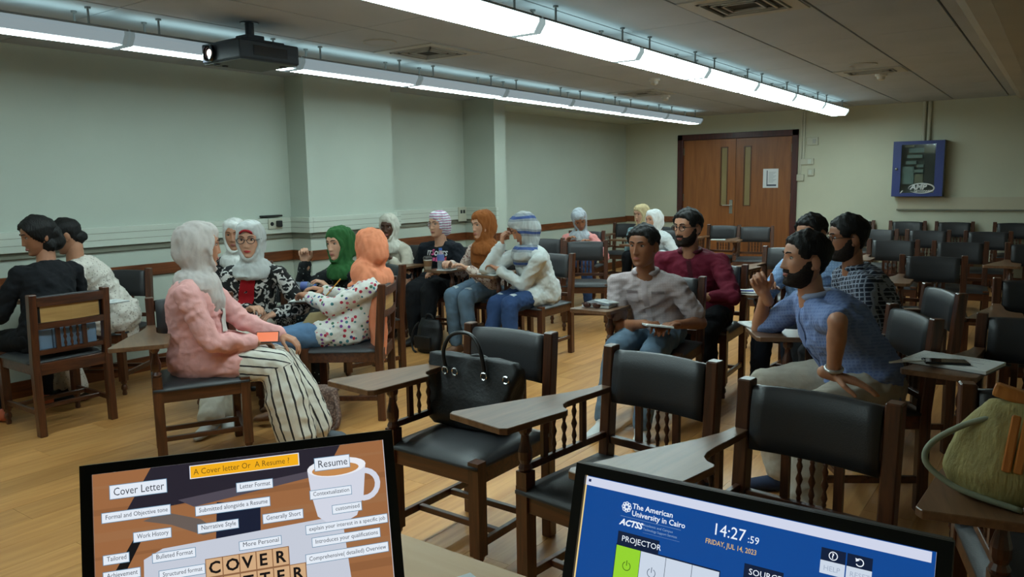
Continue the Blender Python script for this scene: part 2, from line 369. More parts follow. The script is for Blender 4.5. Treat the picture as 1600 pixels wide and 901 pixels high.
# sockets on the left wall trunking
def wall_outlet(y, lab):
    e = empty('power_outlet', (WX1+0.045, y, 1.09)); tag(e, lab, 'outlet')
    obj('plate', MB().bx(0, 0.012, -0.075, 0.075, -0.045, 0.045).mesh('plate', bevel=0.003), M_box, e)
    obj('plug', MB().bx(0.012, 0.05, 0.0, 0.05, -0.028, 0.028).mesh('plug', bevel=0.006), mat('plug_black', (22, 22, 24), 0.4), e)
    obj('socket_hole', MB().lathe([(0.018, 0), (0.018, 0.004)], (0, 0, 0), 10).mesh('socket_hole'), mat('plug_black', (22, 22, 24)), e, (0.012, -0.04, 0), (0, math.pi/2, 0))
    return e
wall_outlet(4.38, 'white power outlet with a black plug on the trunking beside the near column')
o2 = empty('power_outlet', (WX2+0.045, 7.13, 1.06)); tag(o2, 'white double outlet at the end of the trunking beside the far column', 'outlet')
obj('plate', MB().bx(0, 0.012, -0.08, 0.07, -0.085, 0.085).mesh('plate', bevel=0.003), M_box, o2)
for dy in (-0.03, 0.02): obj('socket_hole', MB().bx(0.012, 0.016, dy-0.016, dy+0.016, 0.01, 0.05), mat('plug_black', (22, 22, 24)), o2)
mk = tag(obj('marker_tray', MB().bx(WX1+0.001, WX1+0.06, 4.25, 4.46, 1.152, 1.168).mesh('marker_tray', bevel=0.004), mat('plug_black', (22, 22, 24))), 'slim black bracket on the left wall above the power outlet', 'bracket')

# ------------------------------------------------------------------ suspended lamps
LAMP_C = (218, 246, 246)
M_lr, M_ll = emit('lamp_bright', LAMP_C, LAMP_R), emit('lamp_strip', LAMP_C, LAMP_L)
M_lr_side = emit('lamp_bright_side', LAMP_C, 3.0); M_side = emit('lamp_side_dim', (190, 212, 220), 0.42); M_lampend = emit('lamp_end_cap', (190, 214, 214), 0.5); M_lampend_l = emit('lamp_end_cap_dim', (180, 204, 206), 0.26)
M_stem = mat('lamp_stem', (125, 128, 128), 0.4, metal=0.5); M_top_l = emit('lamp_uplight', (206, 240, 236), 2.2); M_house = mat('lamp_housing', (200, 204, 202), 0.5)
def lamp(x, y0, bright, first, lab, grp):
    L = 1.197; zt, zb = 2.292-CEIL, 2.222-CEIL
    e = empty('suspended_lamp', (x, y0+L/2+0.012, CEIL)); tag(e, lab, 'ceiling lamp', grp)
    h = L/2-0.006
    prof_side = [(-0.118, zt), (-0.118, zt-0.022), (-0.085, zb), (0.085, zb), (0.118, zt-0.022), (0.118, zt)]
    def sweep(pr, a, b): return MB().rings([[(px, yy, pz) for px, pz in pr] for yy in (a, b)])
    obj('side_cover', sweep(prof_side, -h+0.018, h-0.018), M_lr_side if bright else M_side, e)
    hw = 0.08 if bright else 0.06
    obj('diffuser', sweep([(-hw, zb-0.004), (hw, zb-0.004), (hw+0.012, zb+0.010), (hw, zb+0.012), (-hw, zb+0.012), (-hw-0.012, zb+0.010)], -h+0.02, h-0.02), M_lr if bright else M_ll, e)
    obj('housing', sweep([(-0.112, zt+0.0005), (0.112, zt+0.0005), (0.112, zt+0.004), (-0.112, zt+0.004)], -h, h), M_house, e)  # opaque top plate, added unseen so the lamp's light goes downward
    obj('uplight', sweep([(-0.06, zt+0.004), (0.06, zt+0.004), (0.06, zt+0.006), (-0.06, zt+0.006)], -h+0.04, h-0.04), M_top_l, e)
    for s in (-1, 1):
        pr = [(px*1.02, pz+(0.002 if pz > zt-0.01 else -0.006)) for px, pz in prof_side]
        obj('end_cap', sweep(pr, s*h, s*(h-0.022)), M_lampend if bright else M_lampend_l, e)
    obj('top_rail', MB().bx(-0.121, -0.112, -h, h, zt-0.003, zt+0.008).bx(0.112, 0.121, -h, h, zt-0.003, zt+0.008), M_stem, e)
    for sy in (-0.4, 0.4):
        for sx in (-0.075, 0.078):
            st = MB(); st.lathe([(0.0065, zt), (0.0065, -0.012), (0.016, -0.01), (0.016, 0)], (sx, sy, 0), 8); obj('stem', st, M_stem, e)
NAMES = ['first', 'second', 'third', 'fourth', 'fifth', 'sixth', 'seventh', 'eighth', 'ninth', 'tenth', 'eleventh']
for k in range(9):
    y0 = 10.77-1.2*(k+1)
    p = ('the end by the far wall' if k < 4 else 'the far end')
    lamp(-2.463, y0, True, k == 0, f'bright white suspended lamp over the middle aisle, {NAMES[k]} from the far wall', 'lamps over the middle aisle')
    lamp(-4.43, y0, False, k == 0, f'dimmer suspended lamp along the left wall, {NAMES[k]} from the far wall', 'lamps along the left wall')

# ------------------------------------------------------------------ ceiling vents, speakers, detectors
M_vent = mat('vent_white', (170, 168, 160), 0.5); M_ventd = mat('vent_dark', (38, 38, 38), 0.8)
def vent(x, y, w, l, lab):
    e = empty('ceiling_vent', (x, y, CEIL)); tag(e, lab, 'vent', 'ceiling air vents')
    fr = MB(); a, b = w/2, l/2; t = 0.075
    fr.bx(-a, -a+t, -b, b, -0.008, 0.001); fr.bx(a-t, a, -b, b, -0.008, 0.001); fr.bx(-a+t, a-t, -b, -b+t, -0.008, 0.001); fr.bx(-a+t, a-t, b-t, b, -0.008, 0.001)
    obj('frame', fr, M_vent, e); obj('duct', MB().bx(-a+t, a-t, -b+t, b-t, -0.001, 0.0005), M_ventd, e)
    for k in range(4):
        q = 0.05+0.05*k
        if a-t-q < 0.02: break
        r = MB(); u, v = a-t-q+0.04, b-t-q+0.04
        r.bx(-u, -u+0.012, -v, v, -0.014, -0.002); r.bx(u-0.012, u, -v, v, -0.014, -0.002); r.bx(-u, u, -v, -v+0.012, -0.014, -0.002); r.bx(-u, u, v-0.012, v, -0.014, -0.002)
        obj('louvre', r, M_vent, e)
vent(-3.94, 4.46, 0.57, 0.57, 'square ceiling air vent between the two lamp rows nearest the projector')
vent(-1.55, 4.45, 0.57, 0.57, 'square ceiling air vent right of the bright lamp row near the camera')
vent(-1.55, 7.92, 0.57, 0.40, 'ceiling air vent beside the smoke detector at the right')
vent(-3.94, 8.05, 0.57, 0.57, 'distant ceiling air vent between the far ends of the lamp rows')
for x, y, lab in ((-3.91, 3.93, 'round ceiling speaker beside the vent near the projector'), (-1.51, 7.4, 'round ceiling speaker just before the right-hand vent')):
    e = empty('ceiling_speaker', (x, y, CEIL)); tag(e, lab, 'speaker'); obj('grille', MB().lathe([(0.11, 0.0), (0.105, -0.008), (0.09, -0.004), (0.0, -0.004)], (0, 0, 0), 24).mesh('grille', smooth=False), M_ceil, e)
    obj('rim', MB().tube([(0.11*math.cos(t), 0.11*math.sin(t), -0.003) for t in np.linspace(0, 2*math.pi, 25)[:-1]], 0.006, 6, closed=True), M_vent, e)
for x, y, lab in ((-1.51, 8.2, 'white smoke detector on the ceiling beside the right-hand vent'), (-3.84, 8.45, 'small smoke detector on the ceiling between the lamp rows'), (-3.3, 7.0, 'small white ceiling sensor near the bright lamp row')):
    e = empty('smoke_detector', (x, y, CEIL)); tag(e, lab, 'detector')
    obj('base', MB().lathe([(0.055, 0), (0.055, -0.018), (0.045, -0.025)], n=16), mat('detector_white', (205, 203, 195), 0.4), e)
    obj('sensor_head', MB().lathe([(0.04, -0.025), (0.035, -0.05), (0.018, -0.062), (0.0, -0.064)], n=16), mat('detector_white', (205, 203, 195)), e)

# ------------------------------------------------------------------ projector
pj = empty('projector', (-4.05, 2.98, CEIL)); tag(pj, 'black ceiling-mounted projector with glowing lens in front of the left lamps', 'projector')
M_pj = mat('projector_black', (30, 36, 46), 0.45, bump=0.03, bscale=200); M_pjb = mat('projector_underside', (78, 84, 80), 0.6)
z0, z1 = 2.145-CEIL, 2.262-CEIL
obj('body', MB().bx(-0.187, 0.187, -0.208, 0.208, z0+0.004, z1).mesh('body', bevel=0.012, seg=2), M_pj, pj)
obj('underside', MB().bx(-0.178, 0.178, -0.198, 0.198, z0, z0+0.006), M_pjb, pj)
for x, y in ((-0.12, -0.1), (-0.10, -0.17), (0.1, 0.15)): obj('foot', MB().lathe([(0.018, z0), (0.018, z0-0.006), (0.012, z0-0.008)], (x, y, 0), 10), M_pj, pj)
lz = (z0+z1)/2
lens = MB().lathe([(0.05, 0), (0.05, 0.02), (0.042, 0.022), (0.036, 0.008), (0, 0.008)], n=20)
le = obj('lens_ring', lens.mesh('lens_ring'), mat('lens_black', (14, 14, 22), 0.15, coat=0.5), pj, (-0.1, -0.208, lz), (math.pi/2, 0, 0))
obj('lens_glass', MB().ball((0, 0, 0.008), (0.022, 0.022, 0.008)).mesh('lens_glass', smooth=True), emit('lens_glow', (255, 226, 214), 3.0), le)
obj('top_plate', MB().bx(-0.13, 0.13, -0.15, 0.15, z1, z1+0.018).mesh('top_plate', bevel=0.004), M_pj, pj)
obj('mount_bracket', MB().bx(-0.06, 0.06, -0.06, 0.06, z1+0.018, z1+0.055).mesh('mount_bracket', bevel=0.004), M_pj, pj)
obj('mount_pole', MB().lathe([(0.026, z1+0.055), (0.026, -0.006), (0.055, -0.006), (0.055, 0)], n=16), M_pj, pj)
obj('vent_grille', MB().bx(0.1875, 0.189, -0.12, 0.12, z0+0.03, z1-0.03), mat('lens_black', (14, 14, 22)), pj)
obj('maker_mark', MB().bx(-0.178, -0.115, -0.2095, -0.208, z0+0.012, z0+0.024), mat('mark_blue', (44, 60, 130), 0.4), pj)
# ------------------------------------------------------------------ tablet-arm chairs
M_cw = wood('chair_wood', (56, 27, 13), (92, 49, 25), 8, 0.38, 0.35, axis=2)
M_cwh = wood('chair_wood_cross', (58, 28, 13), (94, 50, 25), 8, 0.38, 0.35, axis=0)
M_top = wood('tablet_wood', (96, 66, 44), (122, 88, 62), 7, 0.38, 0.2, axis=1)
M_leather = mat('black_leather', (48, 48, 51), 0.42, var=0.12, vscale=5, bump=0.10, bscale=240, spec=0.55)
M_ply = wood('back_plywood', (168, 128, 74), (190, 150, 92), 5, 0.5, 0.1, axis=0)
PX = 0.205; SEAT = 0.455; POST = 0.835; BY = 0.235; FY = -0.215

def spindle_profile(h, r=0.0095):
    P = [(0.6, 0), (0.75, .06), (0.55, .10), (1.0, .20), (0.7, .30), (0.5, .36), (1.15, .50), (0.5, .64), (0.7, .70), (1.0, .80), (0.55, .90), (0.75, .94), (0.6, 1)]
    return [(r*a, h*b) for a, b in P]
def make_chair():
    e = empty('tablet_arm_chair')
    def part(name, mb, m, bevel=0.0, seg=1, smooth=False, par=None): return obj(name, mb.mesh(name, bevel=bevel, seg=seg, smooth=smooth), m, par or e)
    # rear posts, reclined a little above the seat
    for s in (-1, 1):
        w = 0.021
        secs = [(0, BY), (SEAT-0.02, BY-0.005), (POST, BY+0.028)]
        mb = MB(); mb.rings([[(s*PX+a*w, y+b*0.024, z) for a, b in ((-1, -1), (1, -1), (1, 1), (-1, 1))] for z, y in secs])
        part('rear_post', mb, M_cw, 0.004)
    # front legs with turned feet; the right one carries the tablet on a turned post
    for s in (-1, 1):
        mb = MB(); mb.box((s*PX, FY, 0.275), (0.046, 0.046, 0.35))
        mb.lathe([(0.022, 0.1), (0.02, 0.085), (0.014, 0.075), (0.02, 0.06), (0.021, 0.045), (0.013, 0.03), (0.016, 0.012), (0.014, 0)], (s*PX, FY, 0), 10)
        leg = part('front_leg', mb, M_cw)
        if s < 0:
            h = 0.225
            mb = MB(); mb.box((s*PX, FY, 0.475), (0.044, 0.044, 0.05))
            mb.lathe([(0.019, 0.5), (0.024, 0.51), (0.017, 0.525), (0.023, 0.54), (0.024, 0.565), (0.015, 0.60), (0.013, 0.62), (0.022, 0.632), (0.024, 0.645), (0.02, 0.668)], (s*PX, FY, 0), 12)
            part('turned_post', mb, M_cw, par=e)
    # aprons
    mb = MB(); z0, z1 = 0.365, 0.43
    mb.bx(-PX+0.02, PX-0.02, FY-0.014, FY+0.014, z0, z1); mb.bx(-PX+0.02, PX-0.02, BY-0.016, BY+0.012, z0-0.005, z1)
    mb.bx(-PX-0.014, -PX+0.014, FY+0.02, BY-0.02, z0, z1); mb.bx(PX-0.014, PX+0.014, FY+0.02, BY-0.02, z0, z1)
    part('seat_frame', mb, M_cwh, 0.002)
    # padded seat
    n = 9; V = []; Fc = []
    a, b0, b1 = PX+0.022, FY-0.028, BY-0.025
    for j in range(n):
        for i in range(n):
            u, v = i/(n-1)*2-1, j/(n-1)*2-1
            k = (1-abs(u)**4)*(1-abs(v)**4)
            V.append((u*a, (b0+b1)/2+v*(b1-b0)/2, 0.437+0.026*k**0.6))
    for j in range(n-1):
        for i in range(n-1): q = j*n+i; Fc.append((q, q+1, q+n+1, q+n))
    o = len(V); V += [(x, y, 0.425) for x, y, z in V[:n*n]]
    per = [i for i in range(n)]+[n-1+n*j for j in range(1, n)]+[n*(n-1)+i for i in range(n-2, -1, -1)]+[n*j for j in range(n-2, 0, -1)]
    for k in range(len(per)): p, q = per[k], per[(k+1) % len(per)]; Fc.append((p, o+p, o+q, q))
    Fc.append(tuple(o+i for i in (0, n*(n-1), n*n-1, n-1)))
    part('seat_cushion', MB().add(V, Fc), M_leather, smooth=True)
    # stretchers
    for s in (-1, 1): part('side_stretcher', MB().bx(s*PX-0.01, s*PX+0.01, FY+0.02, BY-0.02, 0.125, 0.155), M_cwh, 0.002)
    for y in (-0.09, 0.10): part('cross_stretcher', MB().bx(-PX+0.01, PX-0.01, y-0.011, y+0.011, 0.128, 0.152), M_cwh, 0.002)
    # back: leather pad over plywood, rails, slats, spindles
    def yb(z): return BY-0.005+0.033*(z-SEAT)/(POST-SEAT)
    n = 10; R = []
    for (z, t) in ((0.628, 0.010), (0.634, 0.022), (0.68, 0.028), (0.76, 0.028), (0.808, 0.022), (0.818, 0.010)):
        ring = []
        for i in range(n): x = -0.178+0.356*i/(n-1); bow = 0.018*(1-(x/0.18)**2); ring.append((x, yb(z)+bow-t, z+(0.006*(1-(x/0.18)**2) if z > 0.8 else 0)))
        for i in range(n-1, -1, -1): x = -0.178+0.356*i/(n-1); bow = 0.018*(1-(x/0.18)**2); ring.append((x, yb(z)+bow+0.004, z+(0.006*(1-(x/0.18)**2) if z > 0.8 else 0)))
        R.append(ring)
    part('back_pad', MB().rings(R), M_leather, smooth=True)
    def bowed(name, z0, z1, t, off, m, x=0.186, bow=0.018):
        R = []
        for i in range(9):
            xx = -x+2*x*i/8; b = bow*(1-(xx/x)**2); y0 = yb((z0+z1)/2)+b+off
            R.append([(xx, y0, z0), (xx, y0+t, z0), (xx, y0+t, z1), (xx, y0, z1)])
        part(name, MB().rings(R), m)
    bowed('plywood_back', 0.67, 0.775, 0.006, 0.004, M_ply, 0.165)
    bowed('top_rail', 0.765, 0.815, 0.020, 0.004, M_cwh); bowed('middle_rail', 0.632, 0.668, 0.020, 0.004, M_cwh)
    part('lower_rail', MB().bx(-0.186, 0.186, yb(.49)-0.010, yb(.49)+0.012, 0.478, 0.506), M_cwh, 0.002)
    for x in (-0.075, 0.075): part('back_slat', MB().box((x, yb(.57)+0.006, 0.568), (0.024, 0.016, 0.13)), M_cw)
    for x in (-0.036, 0, 0.036): part('back_spindle', MB().lathe(spindle_profile(0.13), (x, yb(.57)+0.008, 0.504), 8), M_cw, smooth=True)
    # tablet arm on the sitter's right (-x)
    out = [(-0.405, -0.345), (-0.395, -0.365), (-0.165, -0.375), (-0.145, -0.36), (-0.122, -0.105), (-0.128, -0.09), (-0.155, -0.078), (-0.176, -0.055), (-0.186, -0.02), (-0.188, 0.03), (-0.184, 0.12), (-0.184, 0.235), (-0.228, 0.235), (-0.235, 0.16), (-0.262, 0.06), (-0.325, -0.10)]
    part('tablet', MB().prism(out, 0.668, 0.689), M_top, 0.002)
    part('arm_rail', MB().bx(-PX-0.009, -PX+0.009, FY+0.015, BY-0.015, 0.498, 0.522), M_cwh, 0.002)
    for y in (-0.12, 0.09): part('arm_slat', MB().box((-PX, y, 0.595), (0.014, 0.024, 0.147)), M_cw)
    for y in (-0.07, -0.015, 0.04): part('arm_spindle', MB().lathe(spindle_profile(0.147), (-PX, y, 0.521), 8), M_cw, smooth=True)
    return e
PROTO = make_chair(); _used = [False]
def chair(x, y, ang, lab, grp=None):
    """ang = world direction the sitter faces, degrees"""
    e = PROTO if not _used[0] else copy_tree(PROTO)
    _used[0] = True
    e.location = (x, y, 0); e.rotation_euler = (0, 0, math.radians(ang+90))
    for k in ('group',):
        if k in e: del e[k]
    tag(e, lab, 'chair', grp); return e
G_e = 'empty tablet-arm chairs'; G_o = 'occupied tablet-arm chairs'
chair(-1.825, 2.25, -91, 'tablet-arm chair holding the black handbag on its seat', G_e)
chair(-1.13, 2.14, -97, 'empty tablet-arm chair directly right of the handbag chair', G_e)
chair(-0.556, 1.93, -96, 'empty tablet-arm chair with grey worn tablet in front of the blue-shirted man', G_e)
chair(0.075, 2.29, -75, 'dark tablet-arm chair carrying the straw bag at the right edge', G_e)
chair(-0.06, 3.56, -92, 'dark tablet-arm chair with open notebook on its tablet and black backpack on its seat', G_e)
chair(-4.98, 2.11, 180, 'brown tablet-arm chair seen from behind under the black-topped woman', G_o)
chair(-5.53, 2.71, -55, 'tablet-arm chair against the left wall under the woman in white lace', G_o)
chair(-3.68, 2.26, -28, 'tablet-arm chair under the woman in the pink jacket', G_o)
chair(-4.38, 3.02, -60, 'tablet-arm chair under the woman in black and white print', G_o)
chair(-5.08, 3.5, -45, 'tablet-arm chair against the wall under the half-hidden woman in white scarf', G_o)
chair(-4.22, 3.92, -105, 'tablet-arm chair under the woman in the green scarf', G_o)
chair(-3.605, 3.247, -145, 'brown tablet-arm chair under the woman in the orange scarf', G_o)
chair(-5.18, 5.36, -82, 'tablet-arm chair under the woman in cream by the column', G_o)
chair(-4.66, 5.40, -84, 'tablet-arm chair under the woman in the black sweatshirt', G_o)
chair(-4.07, 5.28, -90, 'tablet-arm chair under the woman in the brown scarf', G_o)
chair(-3.50, 5.19, -90, 'tablet-arm chair under the woman in white shirt and striped scarf', G_o)
chair(-1.95, 4.19, -84, 'tablet-arm chair under the young man in the grey shirt', G_o)
chair(-1.96, 4.97, -86, 'tablet-arm chair under the man in the maroon shirt', G_o)
chair(-1.37, 5.17, -95, 'tablet-arm chair under the man in the light blue shirt', G_o)
chair(-0.73, 3.60, -147, 'tablet-arm chair under the man in blue with pale trousers', G_o)
chair(-0.72, 4.47, -151, 'tablet-arm chair under the man in the checked shirt', G_o)
chair(-3.78, 6.50, -60, 'empty chair in front of the woman in the pink sweater', G_e)
chair(-4.42, 6.62, -72, 'empty chair behind the striped scarf woman, left of the pink sweater woman', G_e)
chair(-4.62, 7.85, -75, 'tablet-arm chair under the woman in the pink sweater', G_o)
chair(-4.98, 9.55, -85, 'empty chair between the pink sweater woman and the denim jacket woman', G_e)
chair(-4.28, 9.02, -92, 'tablet-arm chair under the woman in the denim jacket', G_o)
chair(-3.78, 8.34, -95, 'tablet-arm chair under the woman in the white scarf and white top', G_o)
chair(-3.62, 9.55, -92, 'empty chair just right of the maroon-shirted man, before the door', G_e)
chair(-3.10, 9.45, -76, 'empty chair standing in front of the right door leaf', G_e)
chair(-1.92, 6.55, -90, 'empty chair right behind the light blue shirted man', G_e)
rows = [(11.22, [(-2.30, 'leftmost'), (-1.67, 'second from left'), (-1.12, 'third from left'), (-0.47, 'rightmost')], 'row against the far wall', -84),
        (9.35, [(-1.71, 'leftmost'), (-1.19, 'middle'), (-0.62, 'rightmost')], 'second row from the far wall', -85),
        (7.75, [(-1.27, 'leftmost'), (-0.72, 'middle'), (-0.15, 'rightmost')], 'third row from the far wall', -84)]
for y, xs, nm, a in rows:
    for x, w in xs: chair(x, y, a, f'dark empty chair, {w} of the {nm}', G_e)
chair(-0.74, 6.24, -82, 'dark empty chair behind the checked-shirt man, in front of three rows', G_e)
chair(-0.04, 4.98, -80, 'dark empty chair with black bag at the right edge', G_e)
# ------------------------------------------------------------------ people
def interp(x, K): 
    ks = sorted(K); return float(np.interp(x, [k[0] for k in ks], [k[1] for k in ks]))
ZK = dict(
 front=[(-.118, .035), (-.113, .068), (-.102, .082), (-.085, .082), (-.062, .086), (-.03, .088), (0, .089), (.03, .092), (.06, .086), (.09, .062), (.108, .034), (.118, .003)],
 back=[(-.118, .005), (-.09, .040), (-.05, .060), (0, .088), (.04, .096), (.08, .080), (.108, .04), (.118, .003)],
 half=[(-.118, .018), (-.108, .034), (-.09, .048), (-.06, .060), (-.02, .068), (.02, .073), (.05, .073), (.08, .062), (.102, .040), (.118, .003)])
NZ, NA = 58, 52
_zs = np.concatenate([-.118+.006*(np.linspace(0, 1, 4)[:-1]), np.linspace(-.112, .10, NZ-12), .10+.018*np.sin(np.linspace(0, 1, 10)[1:]*math.pi/2)])
NZ = len(_zs)
_s = (np.arange(NA)+0.0)/NA*2-1
_th = np.pi*np.sign(_s)*np.abs(_s)**1.45
def head_points(jaw=1.0, nose=1.0, fat=1.0):
    P = np.zeros((NZ, NA, 3)); TH = np.zeros((NZ, NA))
    for i, z in enumerate(_zs):
        f, b, h = interp(z, ZK['front']), interp(z, ZK['back']), interp(z, ZK['half'])*fat
        if z < -0.04: h *= 1+(jaw-1)*min(1, (-0.04-z)/.05)
        c, s = np.cos(_th), np.sin(_th)
        P[i, :, 0] = h*np.sign(s)*np.abs(s)**0.92
        P[i, :, 1] = np.where(c > 0, -f*np.abs(c)**0.80, b*np.abs(c)**0.9)
        P[i, :, 2] = z; TH[i] = _th
    x, z = P[..., 0], P[..., 2]; fr = (np.cos(TH) > 0.1)
    g = lambda x0, z0, sx, sz: np.exp(-((x-x0)/sx)**2-((z-z0)/sz)**2)
    d = np.zeros_like(x)
    ridge = np.clip((0.03-z)/0.062, 0, 1)*(z > -0.036)+np.clip(1-(-0.036-z)/0.008, 0, 1)*(z <= -0.036)
    d += nose*0.021*ridge*np.exp(-(x/(0.0075+0.004*np.clip(-z/0.035, 0, 1)))**2)
    for sgn in (-1, 1):
        d += nose*0.007*g(sgn*.012, -.033, .006, .007) - .0085*g(sgn*.031, .010, .016, .011) + .004*g(sgn*.034, .030, .02, .008) + .004*g(sgn*.048, -.022, .016, .018)
    d += .006*g(0, -.062, .021, .011) - .0035*g(0, -.0625, .022, .0028) - .003*g(0, -.079, .02, .006) + .005*g(0, -.1, .018, .012)
    P[..., 1] -= np.where(fr, d, 0)
    return P, TH
def grid_faces(keep=None):
    Fc = []
    for i in range(NZ-1):
        for j in range(NA):
            k = (j+1) % NA; q = (i*NA+j, i*NA+k, (i+1)*NA+k, (i+1)*NA+j)
            if keep is None or any(keep[a] for a in q): Fc.append(q)
    return Fc
def head_frame(yaw, pitch, roll, pos):
    a = math.radians(yaw); fw = Vector((math.cos(a), math.sin(a), 0)); lf = Vector((-fw.y, fw.x, 0)); up = Vector((0, 0, 1))
    M = Matrix((lf, -fw, up)).transposed()                       # local x = left, -y = forward, z = up
    R = Matrix.Rotation(math.radians(roll), 3, 'Y') @ Matrix.Rotation(math.radians(pitch), 3, 'X')
    return Matrix.Translation(pos) @ (M @ R).to_4x4()
def ik(a, t, l1, l2, pole):
    d = t-a; L = d.length; mx = (l1+l2)*0.995
    if L > mx: t = a+d*(mx/L); d = t-a; L = mx
    L = max(L, abs(l1-l2)+0.02); dn = d.normalized()
    x = (l1*l1-l2*l2+L*L)/(2*L); h = math.sqrt(max(0, l1*l1-x*x))
    pv = pole-dn*pole.dot(dn)
    if pv.length < 1e-4: pv = dn.orthogonal()
    return a+dn*x+pv.normalized()*h, t
def hand_mesh(W, d, n, right, curl=0.5, k=1.0, spread=0.4, point=False, curls=None):
    d = d.normalized(); n = (n-d*n.dot(d)).normalized(); th = d.cross(n) if right else n.cross(d)
    mb = MB(); mb.cap(W-d*0.035, 0.026*k, W+d*0.012, 0.027*k)
    ends = []
    for q, off in enumerate((0.029, 0.0105, -0.0085, -0.027)):
        b = W+d*(0.088*k-(0.003, 0, 0.003, 0.010)[q])+th*off*k
        mb.cap(W+d*0.02+th*off*0.75*k, 0.0145*k, b, 0.0115*k); ends.append(b)
    mb.cap(W+d*0.03*k+th*0.018*k, 0.017*k, W+d*0.045*k-th*0.016*k, 0.016*k)
    Ls = [(.040, .024, .019), (.044, .028, .020), (.041, .026, .019), (.032, .020, .017)]
    for q, b in enumerate(ends):
        c = curls[q] if curls else (0.12 if (point and q == 0) else curl)
        ang = 0.0; p = b; rr = [.0098, .0088, .0080, .0068]
        for si, sl in enumerate(Ls[q]):
            ang += c*(0.85, 1.0, 0.7)[si]
            dirv = (d*math.cos(ang)+n*math.sin(ang)+th*(0.09*spread*(1.2-q*0.8))*(1 if si == 0 else .5)).normalized()
            p2 = p+dirv*sl*k; mb.cap(p, rr[si]*k*(0.9 if q == 3 else 1), p2, rr[si+1]*k*(0.9 if q == 3 else 1), 8); p = p2
    b = W+d*0.022*k+th*0.026*k+n*0.006
    d1 = (d*0.62+th*0.72+n*0.30).normalized(); d2 = (d*0.9+th*0.2+n*(0.35+0.3*curl)).normalized()
    p1 = b+d1*0.04*k; p2 = p1+d2*0.031*k; p3 = p2+(d2+n*0.2*curl).normalized()*0.024*k
    mb.cap(W+d*0.015*k+th*0.012*k, 0.016*k, p1, 0.0118*k, 8); mb.cap(p1, .0112*k, p2, .0098*k, 8); mb.cap(p2, .0098*k, p3, .0078*k, 8)
    return mb
_WD = RNG.normal(size=(6, 3))
def wrinkle(me, amp, freq=14.0, aniso=(1, 1, 1)):
    n = len(me.vertices); co = np.empty(n*3); me.vertices.foreach_get('co', co); co = co.reshape(-1, 3)
    no = np.empty(n*3); me.vertices.foreach_get('normal', no); no = no.reshape(-1, 3)
    q = co*np.array(aniso); s = np.zeros(n)
    for i in range(6):
        w = _WD[i]/np.linalg.norm(_WD[i])
        s += np.sin(q@w*freq*(0.7+0.35*i)+2.3*np.sin(q@np.roll(w, 1)*freq*0.45+i))/(1+0.35*i)
    s = np.abs(s/2.2)*-1+0.5
    me.vertices.foreach_set('co', (co+no*(amp*s)[:, None]).ravel()); me.update()
def join(meshes, name):
    bm = bmesh.new()
    for me, mi in meshes:
        n0 = len(bm.faces); bm.from_mesh(me); bm.faces.ensure_lookup_table()
        for f in bm.faces[n0:]: f.material_index = mi; f.smooth = True
    out = bpy.data.meshes.new(name); bm.to_mesh(out); bm.free(); return out

